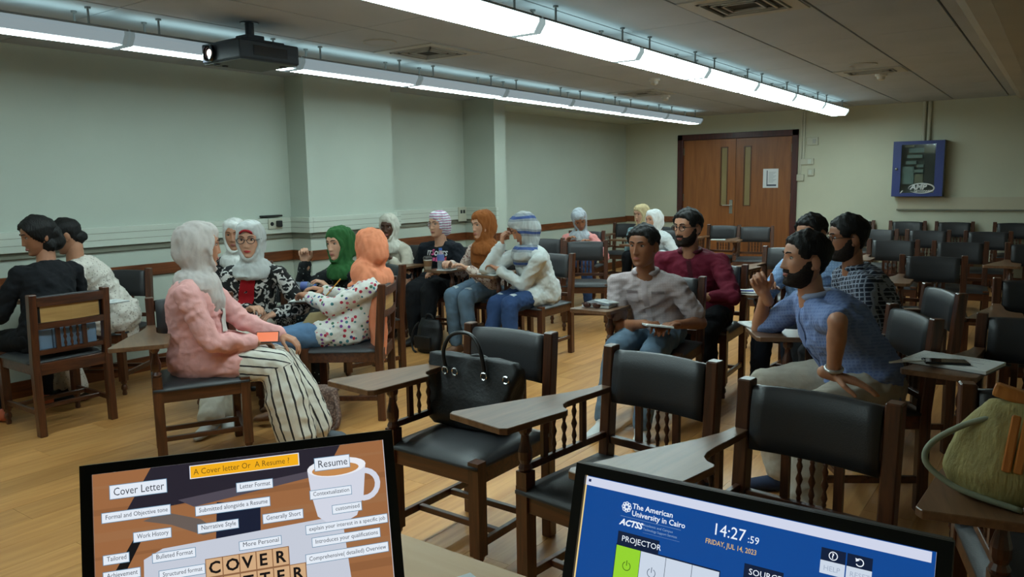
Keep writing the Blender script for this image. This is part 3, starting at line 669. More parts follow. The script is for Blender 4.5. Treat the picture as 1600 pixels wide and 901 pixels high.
SKIN = dict(light=(198, 150, 124), mid=(178, 126, 98), tan=(160, 108, 80), brown=(140, 92, 66), dark=(82, 52, 38))
def skin_mat(k): return mat('skin_'+k, SKIN[k], 0.48, var=0.06, vscale=30, bump=0.02, bscale=200, sub=0.06, spec=0.4)
def cloth(name, c, rough=0.85, var=0.07, vs=14, bump=0.25, bs=40): return mat('cloth_'+name, c, rough, var=var, vscale=vs, bump=bump, bscale=bs, spec=0.25)
def pattern(name, kind, c0, c1, c2=None, scale=40.0, thr=0.5, rot=0.0):
    nm = 'pattern_'+name
    if nm in MATS: return MATS[nm]
    m = bpy.data.materials.new(nm); m.use_nodes = True; nt = m.node_tree; b = nt.nodes['Principled BSDF']; b.inputs['Roughness'].default_value = 0.85
    tc = nt.nodes.new('ShaderNodeTexCoord'); L = nt.links.new
    def ramp(fac, stops):
        r = nt.nodes.new('ShaderNodeValToRGB'); r.color_ramp.interpolation = 'CONSTANT'
        while len(r.color_ramp.elements) < len(stops): r.color_ramp.elements.new(0.5)
        for e, (p, c) in zip(r.color_ramp.elements, stops): e.position = p; e.color = lin(c)
        L(fac, r.inputs[0]); return r.outputs[0]
    if kind == 'blotch':
        n = nt.nodes.new('ShaderNodeTexNoise'); n.inputs['Scale'].default_value = scale; n.inputs['Detail'].default_value = 2.5; n.inputs['Distortion'].default_value = 1.6
        L(tc.outputs['Object'], n.inputs['Vector']); out = ramp(n.outputs['Fac'], [(0, c0), (thr, c1)])
    elif kind == 'spots':
        v = nt.nodes.new('ShaderNodeTexVoronoi'); v.inputs['Scale'].default_value = scale; L(tc.outputs['Object'], v.inputs['Vector'])
        out = ramp(v.outputs['Distance'], [(0, c1), (thr, c0)])
    elif kind == 'floral':
        v = nt.nodes.new('ShaderNodeTexVoronoi'); v.inputs['Scale'].default_value = scale; L(tc.outputs['Object'], v.inputs['Vector'])
        sx = nt.nodes.new('ShaderNodeSeparateColor'); L(v.outputs['Color'], sx.inputs[0])
        pal = ramp(sx.outputs[0], [(0, (170, 40, 62)), (.25, (62, 120, 128)), (.45, (120, 60, 140)), (.6, (200, 92, 110)), (.75, (70, 110, 84)), (.9, (60, 70, 130))])
        mk = nt.nodes.new('ShaderNodeMath'); mk.operation = 'LESS_THAN'; mk.inputs[1].default_value = thr; L(v.outputs['Distance'], mk.inputs[0])
        mx = nt.nodes.new('ShaderNodeMix'); mx.data_type = 'RGBA'; mx.inputs['A'].default_value = lin(c0); L(mk.outputs[0], mx.inputs['Factor']); L(pal, mx.inputs['B']); out = mx.outputs['Result']
    elif kind in ('check', 'gingham'):
        acc = None
        for ax in range(3):
            if kind == 'gingham' and ax == 1: continue
            sp = nt.nodes.new('ShaderNodeSeparateXYZ'); mp = nt.nodes.new('ShaderNodeMapping'); mp.inputs['Rotation'].default_value = (0.14, 0.12, rot)
            L(tc.outputs['Object'], mp.inputs[0]); L(mp.outputs[0], sp.inputs[0])
            a = nt.nodes.new('ShaderNodeMath'); a.operation = 'MULTIPLY'; a.inputs[1].default_value = scale; L(sp.outputs[ax], a.inputs[0])
            f = nt.nodes.new('ShaderNodeMath'); f.operation = 'FRACT'; L(a.outputs[0], f.inputs[0])
            g = nt.nodes.new('ShaderNodeMath'); g.operation = 'GREATER_THAN'; g.inputs[1].default_value = thr; L(f.outputs[0], g.inputs[0])
            if acc is None: acc = g.outputs[0]
            else:
                s_ = nt.nodes.new('ShaderNodeMath'); s_.operation = 'MAXIMUM'; L(acc, s_.inputs[0]); L(g.outputs[0], s_.inputs[1]); acc = s_.outputs[0]
        out = ramp(acc, [(0, c0), (0.5, c1)])
    elif kind == 'attr':
        at = nt.nodes.new('ShaderNodeAttribute'); at.attribute_name = 'stripe'
        a = nt.nodes.new('ShaderNodeMath'); a.operation = 'FRACT'; L(at.outputs['Fac'], a.inputs[0])
        out = ramp(a.outputs[0], [(0, c0), (thr, c1)])
    elif kind == 'bands':
        w = nt.nodes.new('ShaderNodeTexWave'); w.inputs['Scale'].default_value = scale; w.inputs['Distortion'].default_value = 2.0; w.bands_direction = 'Z'; L(tc.outputs['Object'], w.inputs['Vector'])
        out = ramp(w.outputs['Fac'], [(0, c0), (thr, c1)] + ([(0.93, c2)] if c2 else []))
    L(out, b.inputs['Base Color']); 
    n2 = nt.nodes.new('ShaderNodeTexNoise'); n2.inputs['Scale'].default_value = 40; L(tc.outputs['Object'], n2.inputs['Vector'])
    bp = nt.nodes.new('ShaderNodeBump'); bp.inputs['Strength'].default_value = 0.25; bp.inputs['Distance'].default_value = 0.01; L(n2.outputs['Fac'], bp.inputs['Height']); L(bp.outputs[0], b.inputs['Normal'])
    MATS[nm] = m; return m
M_hair = mat('hair_black', (15, 13, 13), 0.62, spec=0.3, var=0.3, vscale=60, bump=0.5, bscale=120, stretch=(1, 1, 0.25))
M_beard = mat('beard_black', (40, 32, 28), 0.85, spec=0.2, var=0.3, vscale=90, bump=0.5, bscale=200)
M_white_eye = mat('eye_white', (150, 140, 132), 0.3); M_iris = mat('iris_dark', (26, 16, 12), 0.2)
M_specs = mat('spectacle_frame', (22, 22, 24), 0.35); M_specs2 = mat('spectacle_wire', (120, 104, 92), 0.3, metal=0.7)

def person(lab, hip, a, H, hy, hp=0, hr=0, skin='mid', top=None, bottom=None, shoe=None, scarf=None, scarf_long=0.0, hair=None, beard=0, glasses=None, female=False,
           wr=None, wl=None, er=None, el=None, ar=None, al=None, sleeve=1.0, shw=1.0, build=1.0, shy=0.0, curl_r=0.6, curl_l=0.6, hand_r=None, hand_l=None, nr=None, nl=None,
           legw=1.0, flare=1.0, hem=0.0, stripes=False, collar=None, vox=0.012, knee=None, watch=None, kr=None, kl=None, hipz=0.535, extra=None, point=False, lips=(150, 84, 76), rise=0.0, band=None, curls_r=None):
    B = Vector((hip[0], hip[1], 0)); e = empty('person', B); tag(e, lab, 'person', 'students seated in the room')
    ra = math.radians(a); F = Vector((math.cos(ra), math.sin(ra), 0)); Lf = Vector((-F.y, F.x, 0)); UP = Vector((0, 0, 1))
    LP = lambda f, l, u: F*f+Lf*l+UP*u
    rel = lambda w: Vector(w)-B
    Hc = rel(H); rs = math.radians(a+shy); Fs = Vector((math.cos(rs), math.sin(rs), 0)); Ls = Vector((-Fs.y, Fs.x, 0))
    Mh = head_frame(hy, hp, hr, Hc)
    fh = Vector((math.cos(math.radians(hy)), math.sin(math.radians(hy)), 0))
    N = Hc+Vector((0, 0, -0.168))-(fh*0.35+Fs*0.65).normalized()*0.035
    hc = Vector((0, 0, hipz)); p0 = Vector((0, 0, hipz-0.075))
    sk = skin_mat(skin)
    sw = (0.158 if female else 0.178)*shw
    # spine
    def spine(t):
        mid = hc.lerp(N, 0.55)-F*0.03+UP*0.01
        return hc*(1-t)**2+mid*2*t*(1-t)+N*t*t
    SECS = [(0.0, .158, .122), (.12, .165, .125), (.38, .140, .112), (.65, .152, .118), (.84, .158, .098), (.95, .115, .075), (1.0, .062, .058)]
    def torso(mb, grow, upto=1.01, drop=0.0):
        secs = [(p0-UP*drop, Lf*(.145*build+grow), F*(.115*build+grow))]
        for t, w, d in SECS:
            if t > upto: break
            s = (Lf*(1-t)+Ls*t).normalized(); tn = (spine(min(1, t+.05))-spine(t-.05)).normalized(); fr = s.cross(tn).normalized()
            wf = build if t < .8 else (0.5+0.5*build)
            if t > .6 and t < .96: w *= sw/0.168
            secs.append((spine(t), s*(w*wf+grow), fr*(d*wf+grow)))
        mb.loft(secs)
    S = {s: N+Ls*(s*sw)-UP*(0.060-rise) for s in (-1, 1)}       # -1 right, +1 left
    Wt = {-1: rel(wr) if wr else LP(.30, -.12, .60), 1: rel(wl) if wl else LP(.30, .12, .60)}
    pole = {-1: Vector(er) if er else (-Ls*0.6-UP*0.7-F*0.5), 1: Vector(el) if el else (Ls*0.6-UP*0.7-F*0.5)}
    E = {}; W = {}
    for s in (-1, 1): E[s], W[s] = ik(S[s], Wt[s], 0.265, 0.235, pole[s])
    hj = {s: hc+Lf*(s*.085)-UP*0.005 for s in (-1, 1)}
    At = {-1: rel(ar) if ar else LP(.42, -.11, .09), 1: rel(al) if al else LP(.42, .11, .09)}
    kp = {-1: Vector(kr) if kr else F+UP*0.9, 1: Vector(kl) if kl else F+UP*0.9}
    K = {}; A = {}
    for s in (-1, 1): K[s], A[s] = ik(hj[s], At[s], 0.41, 0.40, kp[s])
    # ---- body: torso, neck, limbs as one surface, plus head and hands joined to it
    mb = MB(); torso(mb, -0.014); mb.cap(N-UP*0.04, 0.058, Mh @ Vector((0, .018, -.07)), 0.052)
    for s in (-1, 1):
        mb.chain([S[s], E[s], W[s]], [.046, .038, .027]); mb.cap(E[s].lerp(W[s], .25), .040, E[s].lerp(W[s], .55), .034)
        mb.chain([hj[s], K[s], A[s]], [.078, .054, .036])
    meshes = [(remesh(mb, vox, 3), 0)]
    hd = {-1: hand_r, 1: hand_l}; hn = {-1: nr, 1: nl}; cu = {-1: curl_r, 1: curl_l}
    for s in (-1, 1):
        d = Vector(hd[s]) if hd[s] else (W[s]-E[s]); n = Vector(hn[s]) if hn[s] else Vector((0, 0, -1))+F*0.1
        meshes.append((remesh(hand_mesh(W[s], d, n, s < 0, cu[s], 0.93 if female else 1.0, point=(point and s < 0), curls=(curls_r if s < 0 else None)), 0.0046, 2), 0))
    P, TH = head_points(jaw=0.94 if female else 1.06, nose=0.85 if female else 1.1)
    hs = 0.97 if female else 1.02
    pts = [Mh @ Vector(p*hs) for p in P.reshape(-1, 3)]
    hm = MB(); hm.add(pts, grid_faces()+[tuple(range(NA))[::-1], tuple((NZ-1)*NA+j for j in range(NA))])
    if not scarf:
        for s in (-1, 1):
            hm.ball(Mh @ Vector((s*.074*hs, .012, -.004)), (.009, .020, .031), Mh.to_3x3() @ Matrix.Rotation(s*-0.35, 3, 'Z') @ Matrix.Rotation(0.2, 3, 'X'), 10, 8)
            hm.ball(Mh @ Vector((s*.070*hs, .004, -.028)), (.007, .010, .011), Mh.to_3x3(), 8, 6)
    meshes.append((hm.mesh('h'), 0))
    obj('body', join(meshes, 'body'), sk, e)
    # ---- face
    R3 = Mh.to_3x3()
    for s in (-1, 1):
        eye = obj('eye', MB().ball(Mh @ Vector((s*.0305, -.0695*hs, .010)), (.0132, .0125, .0072), R3, 12, 8).mesh('eye', smooth=True), M_white_eye, e)
        obj('iris', MB().ball(Mh @ Vector((s*.0300, -.0775*hs, .010)), (.0068, .0056, .0068), R3, 10, 6).mesh('iris', smooth=True), M_iris, eye)
        lid = MB().tube([Mh @ Vector((s*(.0305+dx), -.0805*hs+abs(dx)*0.35+0.002, .0172-abs(dx)**1.6*3.2)) for dx in (-.0135, -.007, 0, .007, .0135)], [.0012, .002, .0022, .002, .0012], 6)
        obj('upper_lash', lid, M_iris, e)
        bw = MB().tube([Mh @ Vector((s*x, y*hs, z)) for x, y, z in ((.011, -.0945, .0285), (.024, -.0925, .0335), (.038, -.0845, .0335), (.050, -.071, .027))], [.0028, .0042, .0036, .0015] if not female else [.002, .003, .0026, .001], 6)
        obj('eyebrow', bw, M_beard, e)
    fyl = -.0905*hs
    lp = MB()
    for dz, r in ((.0035, .0042), (-.0042, .0050)):
        lp.tube([Mh @ Vector((x, fyl+abs(x)**1.5*2.4, -.062+dz*(1-abs(x)/.026))) for x in (-.023, -.013, -.005, 0, .005, .013, .023)], [.0012, r*.8, r, r*.9, r, r*.8, .0012], 8)
    obj('lips', lp.mesh('lips', smooth=True), mat('lips_%d_%d_%d' % lips, lips, 0.45), e)
    def shell(maskf, thick, name, m, amp=0.0, jig=0.0):
        X = P.reshape(-1, 3); T = TH.reshape(-1); mk = np.array([maskf(p, math.degrees(abs(t))) for p, t in zip(X, T)])
        c = np.array((0, .01, .0)); dirs = X-np.stack([np.zeros(len(X)), np.full(len(X), .008), X[:, 2]*0.75], 1)
        dirs = dirs/np.linalg.norm(dirs, axis=1)[:, None]
        jit = 1+jig*np.sin(X[:, 0]*190+X[:, 2]*120)*np.sin(X[:, 1]*170+X[:, 2]*60)
        Q = X+dirs*(thick*mk*jit)[:, None]-dirs*(0.0035*(mk < .02))[:, None]
        keep = mk > 0.0
        V = [Mh @ Vector(q*hs) for q in Q]; Fc = grid_faces(keep)
        if maskf((0, 0, .118), 0) > 0.5: Fc.append(tuple((NZ-1)*NA+j for j in range(NA)))
        used = sorted(set(i for f in Fc for i in f)); ix = {v: i for i, v in enumerate(used)}
        me = bpy.data.meshes.new(name); me.from_pydata([V[i] for i in used], [], [tuple(ix[i] for i in f) for f in Fc])
        me.polygons.foreach_set('use_smooth', [True]*len(me.polygons)); return obj(name, me, m, e)
    sst = lambda x: float(np.clip(x, 0, 1))
    if hair:
        HL = {'short': [(0, .070), (35, .068), (52, .050), (62, .018), (80, .006), (88, .030), (100, .030), (112, -.01), (135, -.055), (180, -.068)],
              'tied': [(0, .078), (30, .070), (50, .045), (66, .012), (80, .0), (90, .012), (104, .012), (115, -.03), (140, -.06), (180, -.07)],
              'full': [(0, .074), (30, .062), (48, .040), (62, .0), (78, -.02), (95, -.05), (115, -.075), (140, -.085), (180, -.09)]}[hair]
        thk = {'short': .017, 'tied': .012, 'full': .024}[hair]
        shell(lambda p, t: sst((p[2]-interp(t, HL))/.016+.15)*(0.55+0.45*sst((p[2]+.02)/.08)), thk, 'hair', M_hair, jig=0.25 if hair == 'short' else 0.12)
        if hair in ('tied', 'full'):
            if hair == 'full': bn = MB().ball(Mh @ Vector((0, .085, -.05)), (.066, .052, .062), R3, 16, 12).ball(Mh @ Vector((0, .07, .0)), (.07, .06, .07), R3, 16, 12).ball(Mh @ Vector((.03, .03, -.06)), (.05, .05, .05), R3)
            else: bn = MB().ball(Mh @ Vector((0, .085, -.035)), (.034, .030, .034), R3, 16, 12).ball(Mh @ Vector((0, .06, -.03)), (.05, .045, .05), R3)
            me = remesh(bn, .006, 3, 'hair_bun'); wrinkle(me, .006, 60); obj('hair_bun', me, M_hair, e)
    if beard:
        def bm_(p, t):
            if t > 100: return 0.0
            up = interp(t, [(0, -.074), (14, -.072), (19, -.052), (36, -.054), (55, -.048), (70, -.026), (80, .0), (100, .012)])
            return sst((up-p[2])/.016)*sst((98-t)/14)
        shell(bm_, .0055*beard, 'beard', M_beard, jig=0.2)
        def ms_(p, t): return sst((-.0405-p[2])/.006)*sst((p[2]+.0585)/.006)*(1.0 if abs(p[0]) < .030 and p[1] < 0 else 0.0)
        shell(ms_, .0055*beard, 'moustache', M_beard)
    if glasses:
        gm_ = M_specs if glasses == 'dark' else M_specs2; rr = .0021 if glasses == 'dark' else .0014
        g = MB()
        for s in (-1, 1):
            g.tube([Mh @ Vector((s*.032+.0235*math.cos(t), -.098-.004*math.cos(t)*s*-1*0, .006+.0185*math.sin(t))) for t in np.linspace(0, 2*math.pi, 21)[:-1]], rr, 6, closed=True)
            g.tube([Mh @ Vector((s*.055, -.097, .010)), Mh @ Vector((s*.076, -.06, .012)), Mh @ Vector((s*.079, .01, .010))], rr, 6)
        g.tube([Mh @ Vector((-.009, -.100, .010)), Mh @ Vector((0, -.104, .013)), Mh @ Vector((.009, -.100, .010))], rr, 6)
        obj('spectacles', g, gm_, e)
    # ---- headscarf
    if scarf:
        sb = MB(); q = lambda x, y, z: Mh @ Vector((x, y, z)); turban = scarf_long < 0
        sb.ball(q(0, .030, .014), (.088, .104, .113), R3, 24, 16)
        sb.ball(q(0, .012, .047), (.084, .094, .076), R3, 24, 14)
        sb.ball(q(0, .004, .074), (.079, .092, .052), R3, 24, 14)
        sb.ball(q(0, .055, -.03), (.080, .080, .090), R3, 20, 12)
        rim = [(0.070*math.sin(t)*(1.0 if math.cos(t) > 0 else 1.0-.22*abs(math.cos(t))), -.040-.034*abs(math.cos(t))**1.3+(.002 if math.cos(t) < 0 else 0), -.019+.099*math.cos(t)) for t in (np.linspace(-1.75, 1.75, 20) if turban else np.linspace(0, 2*math.pi, 29)[:-1])]
        sb.tube([q(x, y, z) for x, y, z in rim], .0105, 8, closed=not turban)
        nk = N+UP*0.035
        if scarf_long >= 0:
            X_, Y_ = R3 @ Vector((1, 0, 0)), R3 @ Vector((0, -1, 0))
            sb.loft([(q(0, .03, -.03), X_*.080, Y_*.085), (q(0, .014, -.09), X_*.071, Y_*.072), (q(0, .006, -.124), X_*.068, Y_*.080), (nk, Ls*.086, Fs*.088), (N-UP*.005+Fs*.005, Ls*.125, Fs*.108), (N-UP*.045+Fs*.01, Ls*(sw*.80), Fs*.112), (N-UP*.075+Fs*.02, Ls*(sw*.62), Fs*.104)], 24)
        else:
            sb.ball(q(0, .10, -.06), (.045, .05, .05), R3)
        if scarf_long > 0:
            tn = (spine(.75)-spine(.95)).normalized(); c0 = spine(.9)+Fs*.075
            sb.loft([(c0, Ls*.105, Fs*.05), (c0+tn*scarf_long*.5+Fs*.03, Ls*.095, Fs*.05), (c0+tn*scarf_long+Fs*.03, Ls*.07, Fs*.04)], 16)
        if extra:
            for chain_ in extra:
                sb.chain([LP(*c[:3]) for c in chain_], [c[3] for c in chain_])
        me = remesh(sb, .0080, 3, 'headscarf'); wrinkle(me, .0085, 62, (1, 1, 0.30)); wrinkle(me, .005, 120, (1, 1, .4)); obj('headscarf', me, scarf, e)
        if band:
            obj('underscarf', MB().tube([q(.060*math.sin(t), -.092+.045*(1-math.cos(t)), -.014+.084*math.cos(t)) for t in np.linspace(-.75, .75, 12)], [.003]+[.008]*10+[.003], 8).mesh('underscarf', smooth=True), band, e)
    # ---- top
    tb = MB(); torso(tb, 0.010, drop=hem)
    for s in (-1, 1):
        if sleeve >= 0.99: tb.chain([S[s], E[s], E[s].lerp(W[s], .94)], [.057*min(1.1, build), .053, .041])
        elif sleeve > 0:
            tb.chain([S[s], S[s].lerp(E[s], sleeve*1.5 if sleeve < .6 else 1)], [.058*min(1.1, build), .058])
            if sleeve > .6: tb.cap(E[s], .050, E[s].lerp(W[s], (sleeve-.6)*2), .043)
        tb.cap(S[s]+UP*.004, .056, N+Ls*(s*.055)-UP*.032, .050)
    if hem > 0.05:
        tb.loft([(p0+UP*.012, Lf*.182*build, F*.146*build), (hc, Lf*.188*build, F*.15*build), (hc+UP*.10, Lf*.165*build, F*.135*build)], 20)
        for s in (-1, 1): tb.cap(hj[s]+UP*.008, .112*legw, hj[s].lerp(K[s], min(.95, hem*4))+UP*.006, .098*legw)
    me = remesh(tb, .0095, 3, 'top'); wrinkle(me, .010, 34, (1, 1, 1.3)); wrinkle(me, .0055, 75, (1, 1, 1.3)); 
    obj('top', me, top, e); top_me = me
    if collar:
        cr = MB().tube([N+UP*(.018+.012*math.cos(t))+Ls*(.070*math.sin(t))-Fs*(.066*math.cos(t)) for t in np.linspace(-2.6, 2.6, 20)], [.004]+[.015]*18+[.004], 8)
        obj('collar', cr.mesh('collar', smooth=True), collar, e)
    # ---- trousers / skirt
    lb = MB()
    lb.loft([(p0-UP*.005, Lf*.155*build, F*.125*build), (hc, Lf*.168*build, F*.13*build), (hc+UP*.07, Lf*.15*build, F*.118*build)], 20)
    for s in (-1, 1):
        lb.chain([hj[s], hj[s].lerp(K[s], .5), K[s], K[s].lerp(A[s], .45), K[s].lerp(A[s], .97)], [.092*legw*build**.5, .082*legw, .068*legw, .062*legw*(1+(flare-1)*.4), .050*flare])
    me = remesh(lb, .0105, 3, 'trousers'); wrinkle(me, .009, 30); wrinkle(me, .005, 70)
    if stripes:
        n = len(me.vertices); co = np.empty(n*3); me.vertices.foreach_get('co', co); co = co.reshape(-1, 3); val = np.zeros(n); best = np.full(n, 9.0)
        for s in (-1, 1):
            for p, q_ in ((hj[s], K[s]), (K[s], A[s])):
                p_, t_ = np.array(p), np.array(q_-p); L2 = t_@t_; u = np.clip((co-p_)@t_/L2, 0, 1); r = co-p_-u[:, None]*t_; dd = np.linalg.norm(r, axis=1)
                axs = np.array(Lf); axs = axs-t_*(axs@t_)/L2; axs /= np.linalg.norm(axs); oth = np.cross(t_/math.sqrt(L2), axs)
                an = np.arctan2(r@axs, r@oth)/(2*math.pi)*stripes; w = dd < best; best[w] = dd[w]; val[w] = an[w]
        at = me.attributes.new('stripe', 'FLOAT', 'POINT'); at.data.foreach_set('value', val+stripes*4.0)
    obj('trousers', me, bottom, e); me_b = me
    # ---- shoes
    for s in (-1, 1):
        fd = (A[s]-K[s]); fdir = (F*0.9+Lf*(s*.15)); fdir.z = 0; fdir.normalize(); sd = Vector((-fdir.y, fdir.x, 0))
        az = max(0, A[s].z-.09); tilt = UP*(0.0)
        secs = []
        for t, hw, hh, zc in ((-.075, .012, .010, .035), (-.068, .03, .032, .042), (-.02, .036, .045, .047), (.05, .040, .034, .036), (.11, .043, .025, .027), (.155, .035, .019, .021), (.178, .012, .009, .012)):
            secs.append((Vector((A[s].x, A[s].y, az))+fdir*t+UP*zc, sd*hw, UP*hh))
        sh = MB().loft(secs, 14); sh.cap(A[s]-UP*.03, .043, A[s]+UP*.005, .041)
        me = remesh(sh, .008, 2, 'shoe'); obj('shoe', me, shoe or mat('shoe_black', (22, 21, 22), 0.45), e)
    if watch:
        s = watch[0]; d = (W[s]-E[s]).normalized(); c = W[s]-d*.028; o_ = d.orthogonal().normalized(); o2 = d.cross(o_)
        obj('wristwatch', MB().tube([c+(o_*math.cos(t)+o2*math.sin(t))*.031 for t in np.linspace(0, 2*math.pi, 17)[:-1]], .0075, 8, closed=True).mesh('wristwatch', smooth=True), watch[1], e)
    return dict(e=e, B=B, W=W, E=E, N=N, K=K, A=A, Mh=Mh, F=F, Lf=Lf, S=S, Ls=Ls, Fs=Fs, spine=spine, top=top_me, bottom=me_b)
# ------------------------------------------------------------------ who sits where
jeans = cloth('jeans_light', (88, 118, 150)); jeans_d = cloth('jeans_dark', (44, 66, 104)); jeans_m = cloth('jeans_mid', (92, 112, 130)); black = cloth('black', (18, 19, 23)); navy = cloth('navy_black', (20, 24, 34))
white_shoe = mat('shoe_white', (200, 200, 198), 0.5); tan_shoe = mat('shoe_tan', (120, 84, 60), 0.5)
P1 = person('woman in a black top with tied-up black hair at the left edge', (-4.99, 2.1), 180, (-5.13, 2.15, 1.14), -98, 12, 0, 'tan', black, black, mat('shoe_orange', (190, 92, 58), 0.5), hair='full', female=True, wr=(-5.36, 2.26, .72), wl=(-5.36, 2.02, .74), al=(-5.30, 1.90, .09), ar=(-5.42, 2.22, .09))
P2 = person('woman in a white lace dress leaning forward behind the black-topped woman', (-5.42, 2.74), -118, (-5.36, 2.42, 1.12), -124, 18, 0, 'mid', pattern('lace', 'spots', (214, 206, 196), (170, 160, 150), scale=55, thr=.28), pattern('lace', 'spots', (0, 0, 0), (0, 0, 0)), hair='tied', female=True, wr=(-5.50, 2.32, .73), wl=(-5.34, 2.34, .76), al=(-5.34, 2.40, .09), ar=(-5.52, 2.36, .09), legw=1.25, flare=1.2, hem=.1)
P3 = person('woman in a pink jacket, grey scarf and striped trousers holding a phone', (-3.70, 2.30), 42, (-3.60, 2.27, 1.125), 64, 4, 0, 'mid', cloth('pink_jacket', (222, 164, 160)), pattern('striped_trousers', 'attr', (214, 208, 196), (40, 38, 40), thr=.80), cloth('grey_shoe', (88, 92, 98)), scarf=cloth('grey_scarf', (186, 178, 174)), scarf_long=.16, female=True, build=1.12, wr=(-3.41, 2.42, .615), wl=(-3.42, 2.60, .62), er=(0.1, -0.9, -0.55), ar=(-3.27, 2.55, .09), al=(-3.33, 2.72, .09), flare=2.1, legw=1.28, stripes=13, hem=.1, curl_r=.75)
P4 = person('woman in black and white print with grey scarf, spectacles and red shirt', (-4.34, 3.06), -52, (-4.20, 3.0, 1.085), -52, 2, 0, 'light', pattern('zebra_print', 'blotch', (16, 16, 18), (206, 202, 198), scale=17, thr=.53), cloth('cream_trousers', (206, 200, 184)), white_shoe, scarf=cloth('silver_scarf', (184, 186, 184)), scarf_long=.05, female=True, glasses='dark', lips=(168, 34, 36), wr=(-4.12, 2.90, .66), wl=(-4.02, 3.02, .62), ar=(-3.98, 2.50, .09), al=(-4.02, 2.66, .09), band=cloth('red_band', (150, 36, 40)), flare=1.5)
P5 = person('half-hidden woman in white scarf and dark print by the left wall', (-5.06, 3.48), -42, (-4.98, 3.43, 1.068), -48, 2, 0, 'mid', pattern('dark_print', 'blotch', (20, 20, 22), (150, 146, 144), scale=22, thr=.6), black, scarf=cloth('white_scarf', (208, 208, 204)), female=True)
P6 = person('woman in a green scarf and dark speckled dress raising her hand', (-4.20, 3.88), -100, (-4.11, 3.66, 1.015), -88, 2, -3, 'light', pattern('speckled', 'spots', (20, 24, 26), (150, 160, 152), scale=34, thr=.17), pattern('speckled', 'spots', (0, 0, 0), (0, 0, 0)), scarf=cloth('green_scarf', (44, 92, 48)), female=True, wr=(-4.36, 3.56, .88), wl=(-4.02, 3.48, .72), er=(-.5, .1, -.9), hand_r=(-.05, -.1, 1), nr=(.6, -.6, 0), curl_r=1.1, hem=.1, flare=1.6, legw=1.2)
P7 = person('woman in an orange scarf and white floral blouse seen from behind, writing', (-3.60, 3.25), -148, (-3.50, 3.365, 1.03), 170, 8, 0, 'mid', pattern('floral_blouse', 'floral', (210, 208, 202), (0, 0, 0), scale=34, thr=.34), jeans, tan_shoe, scarf=cloth('orange_scarf', (226, 140, 104)), scarf_long=.05, female=True, wr=(-3.93, 3.36, .735), wl=(-3.80, 3.12, .735), el=(.7, -.6, -.6), ar=(-3.90, 2.97, .09), al=(-3.73, 2.82, .12), sleeve=1.0, hem=.07,
            extra=[[(-.16, .05, .86, .07), (-.20, .06, .72, .06), (-.205, .06, .55, .055), (-.20, .07, .36, .042)], [(-.13, .0, .88, .10), (-.16, .0, .78, .09)]], point=False)
P8 = person('dark-skinned woman in cream scarf and top leaning on a notepad', (-5.18, 5.42), -78, (-5.17, 5.22, 1.025), -66, 4, 0, 'dark', cloth('cream_top', (190, 182, 166)), black, scarf=cloth('cream_scarf', (198, 194, 182)), female=True, wr=(-5.20, 5.08, .73), wl=(-5.04, 5.12, .73), hem=.05)
P9 = person('woman in a black printed sweatshirt with spectacles and patterned headscarf', (-4.66, 5.42), -80, (-4.62, 5.30, 1.055), -92, 0, 0, 'light', cloth('sweatshirt', (20, 24, 32)), black, mat('sandal', (34, 30, 30), 0.5), scarf=pattern('striped_turban', 'bands', (206, 206, 210), (120, 130, 160), (206, 84, 124), scale=14, thr=.6), scarf_long=-1, female=True, glasses='wire', build=1.2, shw=1.1, wr=(-4.86, 5.14, .58), wl=(-4.44, 5.10, .64), hand_r=(0.02, -.1, -1), hem=.08, al=(-4.50, 4.97, .09), ar=(-4.66, 4.98, .09), legw=1.2)
P10 = person('woman in a long brown scarf and speckled blouse writing, ripped jeans', (-4.06, 5.30), -100, (-3.99, 5.14, 1.072), -106, 6, 0, 'light', pattern('speckled_blouse', 'blotch', (202, 184, 172), (120, 74, 66), scale=42, thr=.56), jeans_m, tan_shoe, scarf=cloth('brown_scarf', (140, 80, 36)), scarf_long=.26, female=True, wr=(-4.25, 5.02, .735), wl=(-4.02, 4.98, .71), ar=(-4.09, 4.88, .09), al=(-3.92, 4.86, .09), hem=.05, curl_r=.8)
P11 = person('woman in white shirt and striped scarf bent over her writing, hand at her face', (-3.46, 5.20), -108, (-3.455, 4.97, 1.062), -132, 30, 0, 'mid', cloth('white_shirt', (196, 200, 198)), jeans_d, white_shoe, scarf=pattern('striped_scarf', 'bands', (168, 172, 172), (128, 134, 140), (52, 74, 128), scale=2.6, thr=.55), scarf_long=.2, female=True, wr=(-3.63, 4.92, .93), wl=(-3.63, 4.88, .735), er=(-.5, -.3, -.8), hand_r=(.1, .05, 1), nr=(.5, .6, 0), curl_r=.9, curl_l=.8, hem=.1, ar=(-3.62, 4.72, .09), al=(-3.42, 4.72, .09), build=1.08)
P12 = person('woman in a pink sweater and grey scarf looking down at her desk', (-4.60, 7.86), -68, (-4.53, 7.66, .99), -58, 34, -10, 'tan', cloth('pink_sweater', (222, 146, 142)), jeans_d, scarf=cloth('bluegrey_scarf', (172, 178, 186)), female=True, wr=(-4.62, 7.5, .73), wl=(-4.30, 7.54, .72), vox=.014)
P13 = person('woman in a beige scarf and pale denim jacket laughing', (-4.26, 8.98), -95, (-4.31, 8.80, 1.005), -108, 8, 0, 'light', cloth('denim_jacket', (128, 158, 168)), black, scarf=cloth('beige_scarf', (196, 176, 136)), scarf_long=.12, female=True, wr=(-4.30, 8.56, .70), wl=(-4.16, 8.56, .72), vox=.014)
P14 = person('woman in a white scarf and white top behind the young man in grey', (-3.78, 8.38), -98, (-3.86, 8.2, .966), -112, 2, 0, 'light', cloth('white_top', (206, 210, 212)), black, scarf=cloth('bright_white_scarf', (222, 224, 224)), female=True, vox=.014, build=1.1)
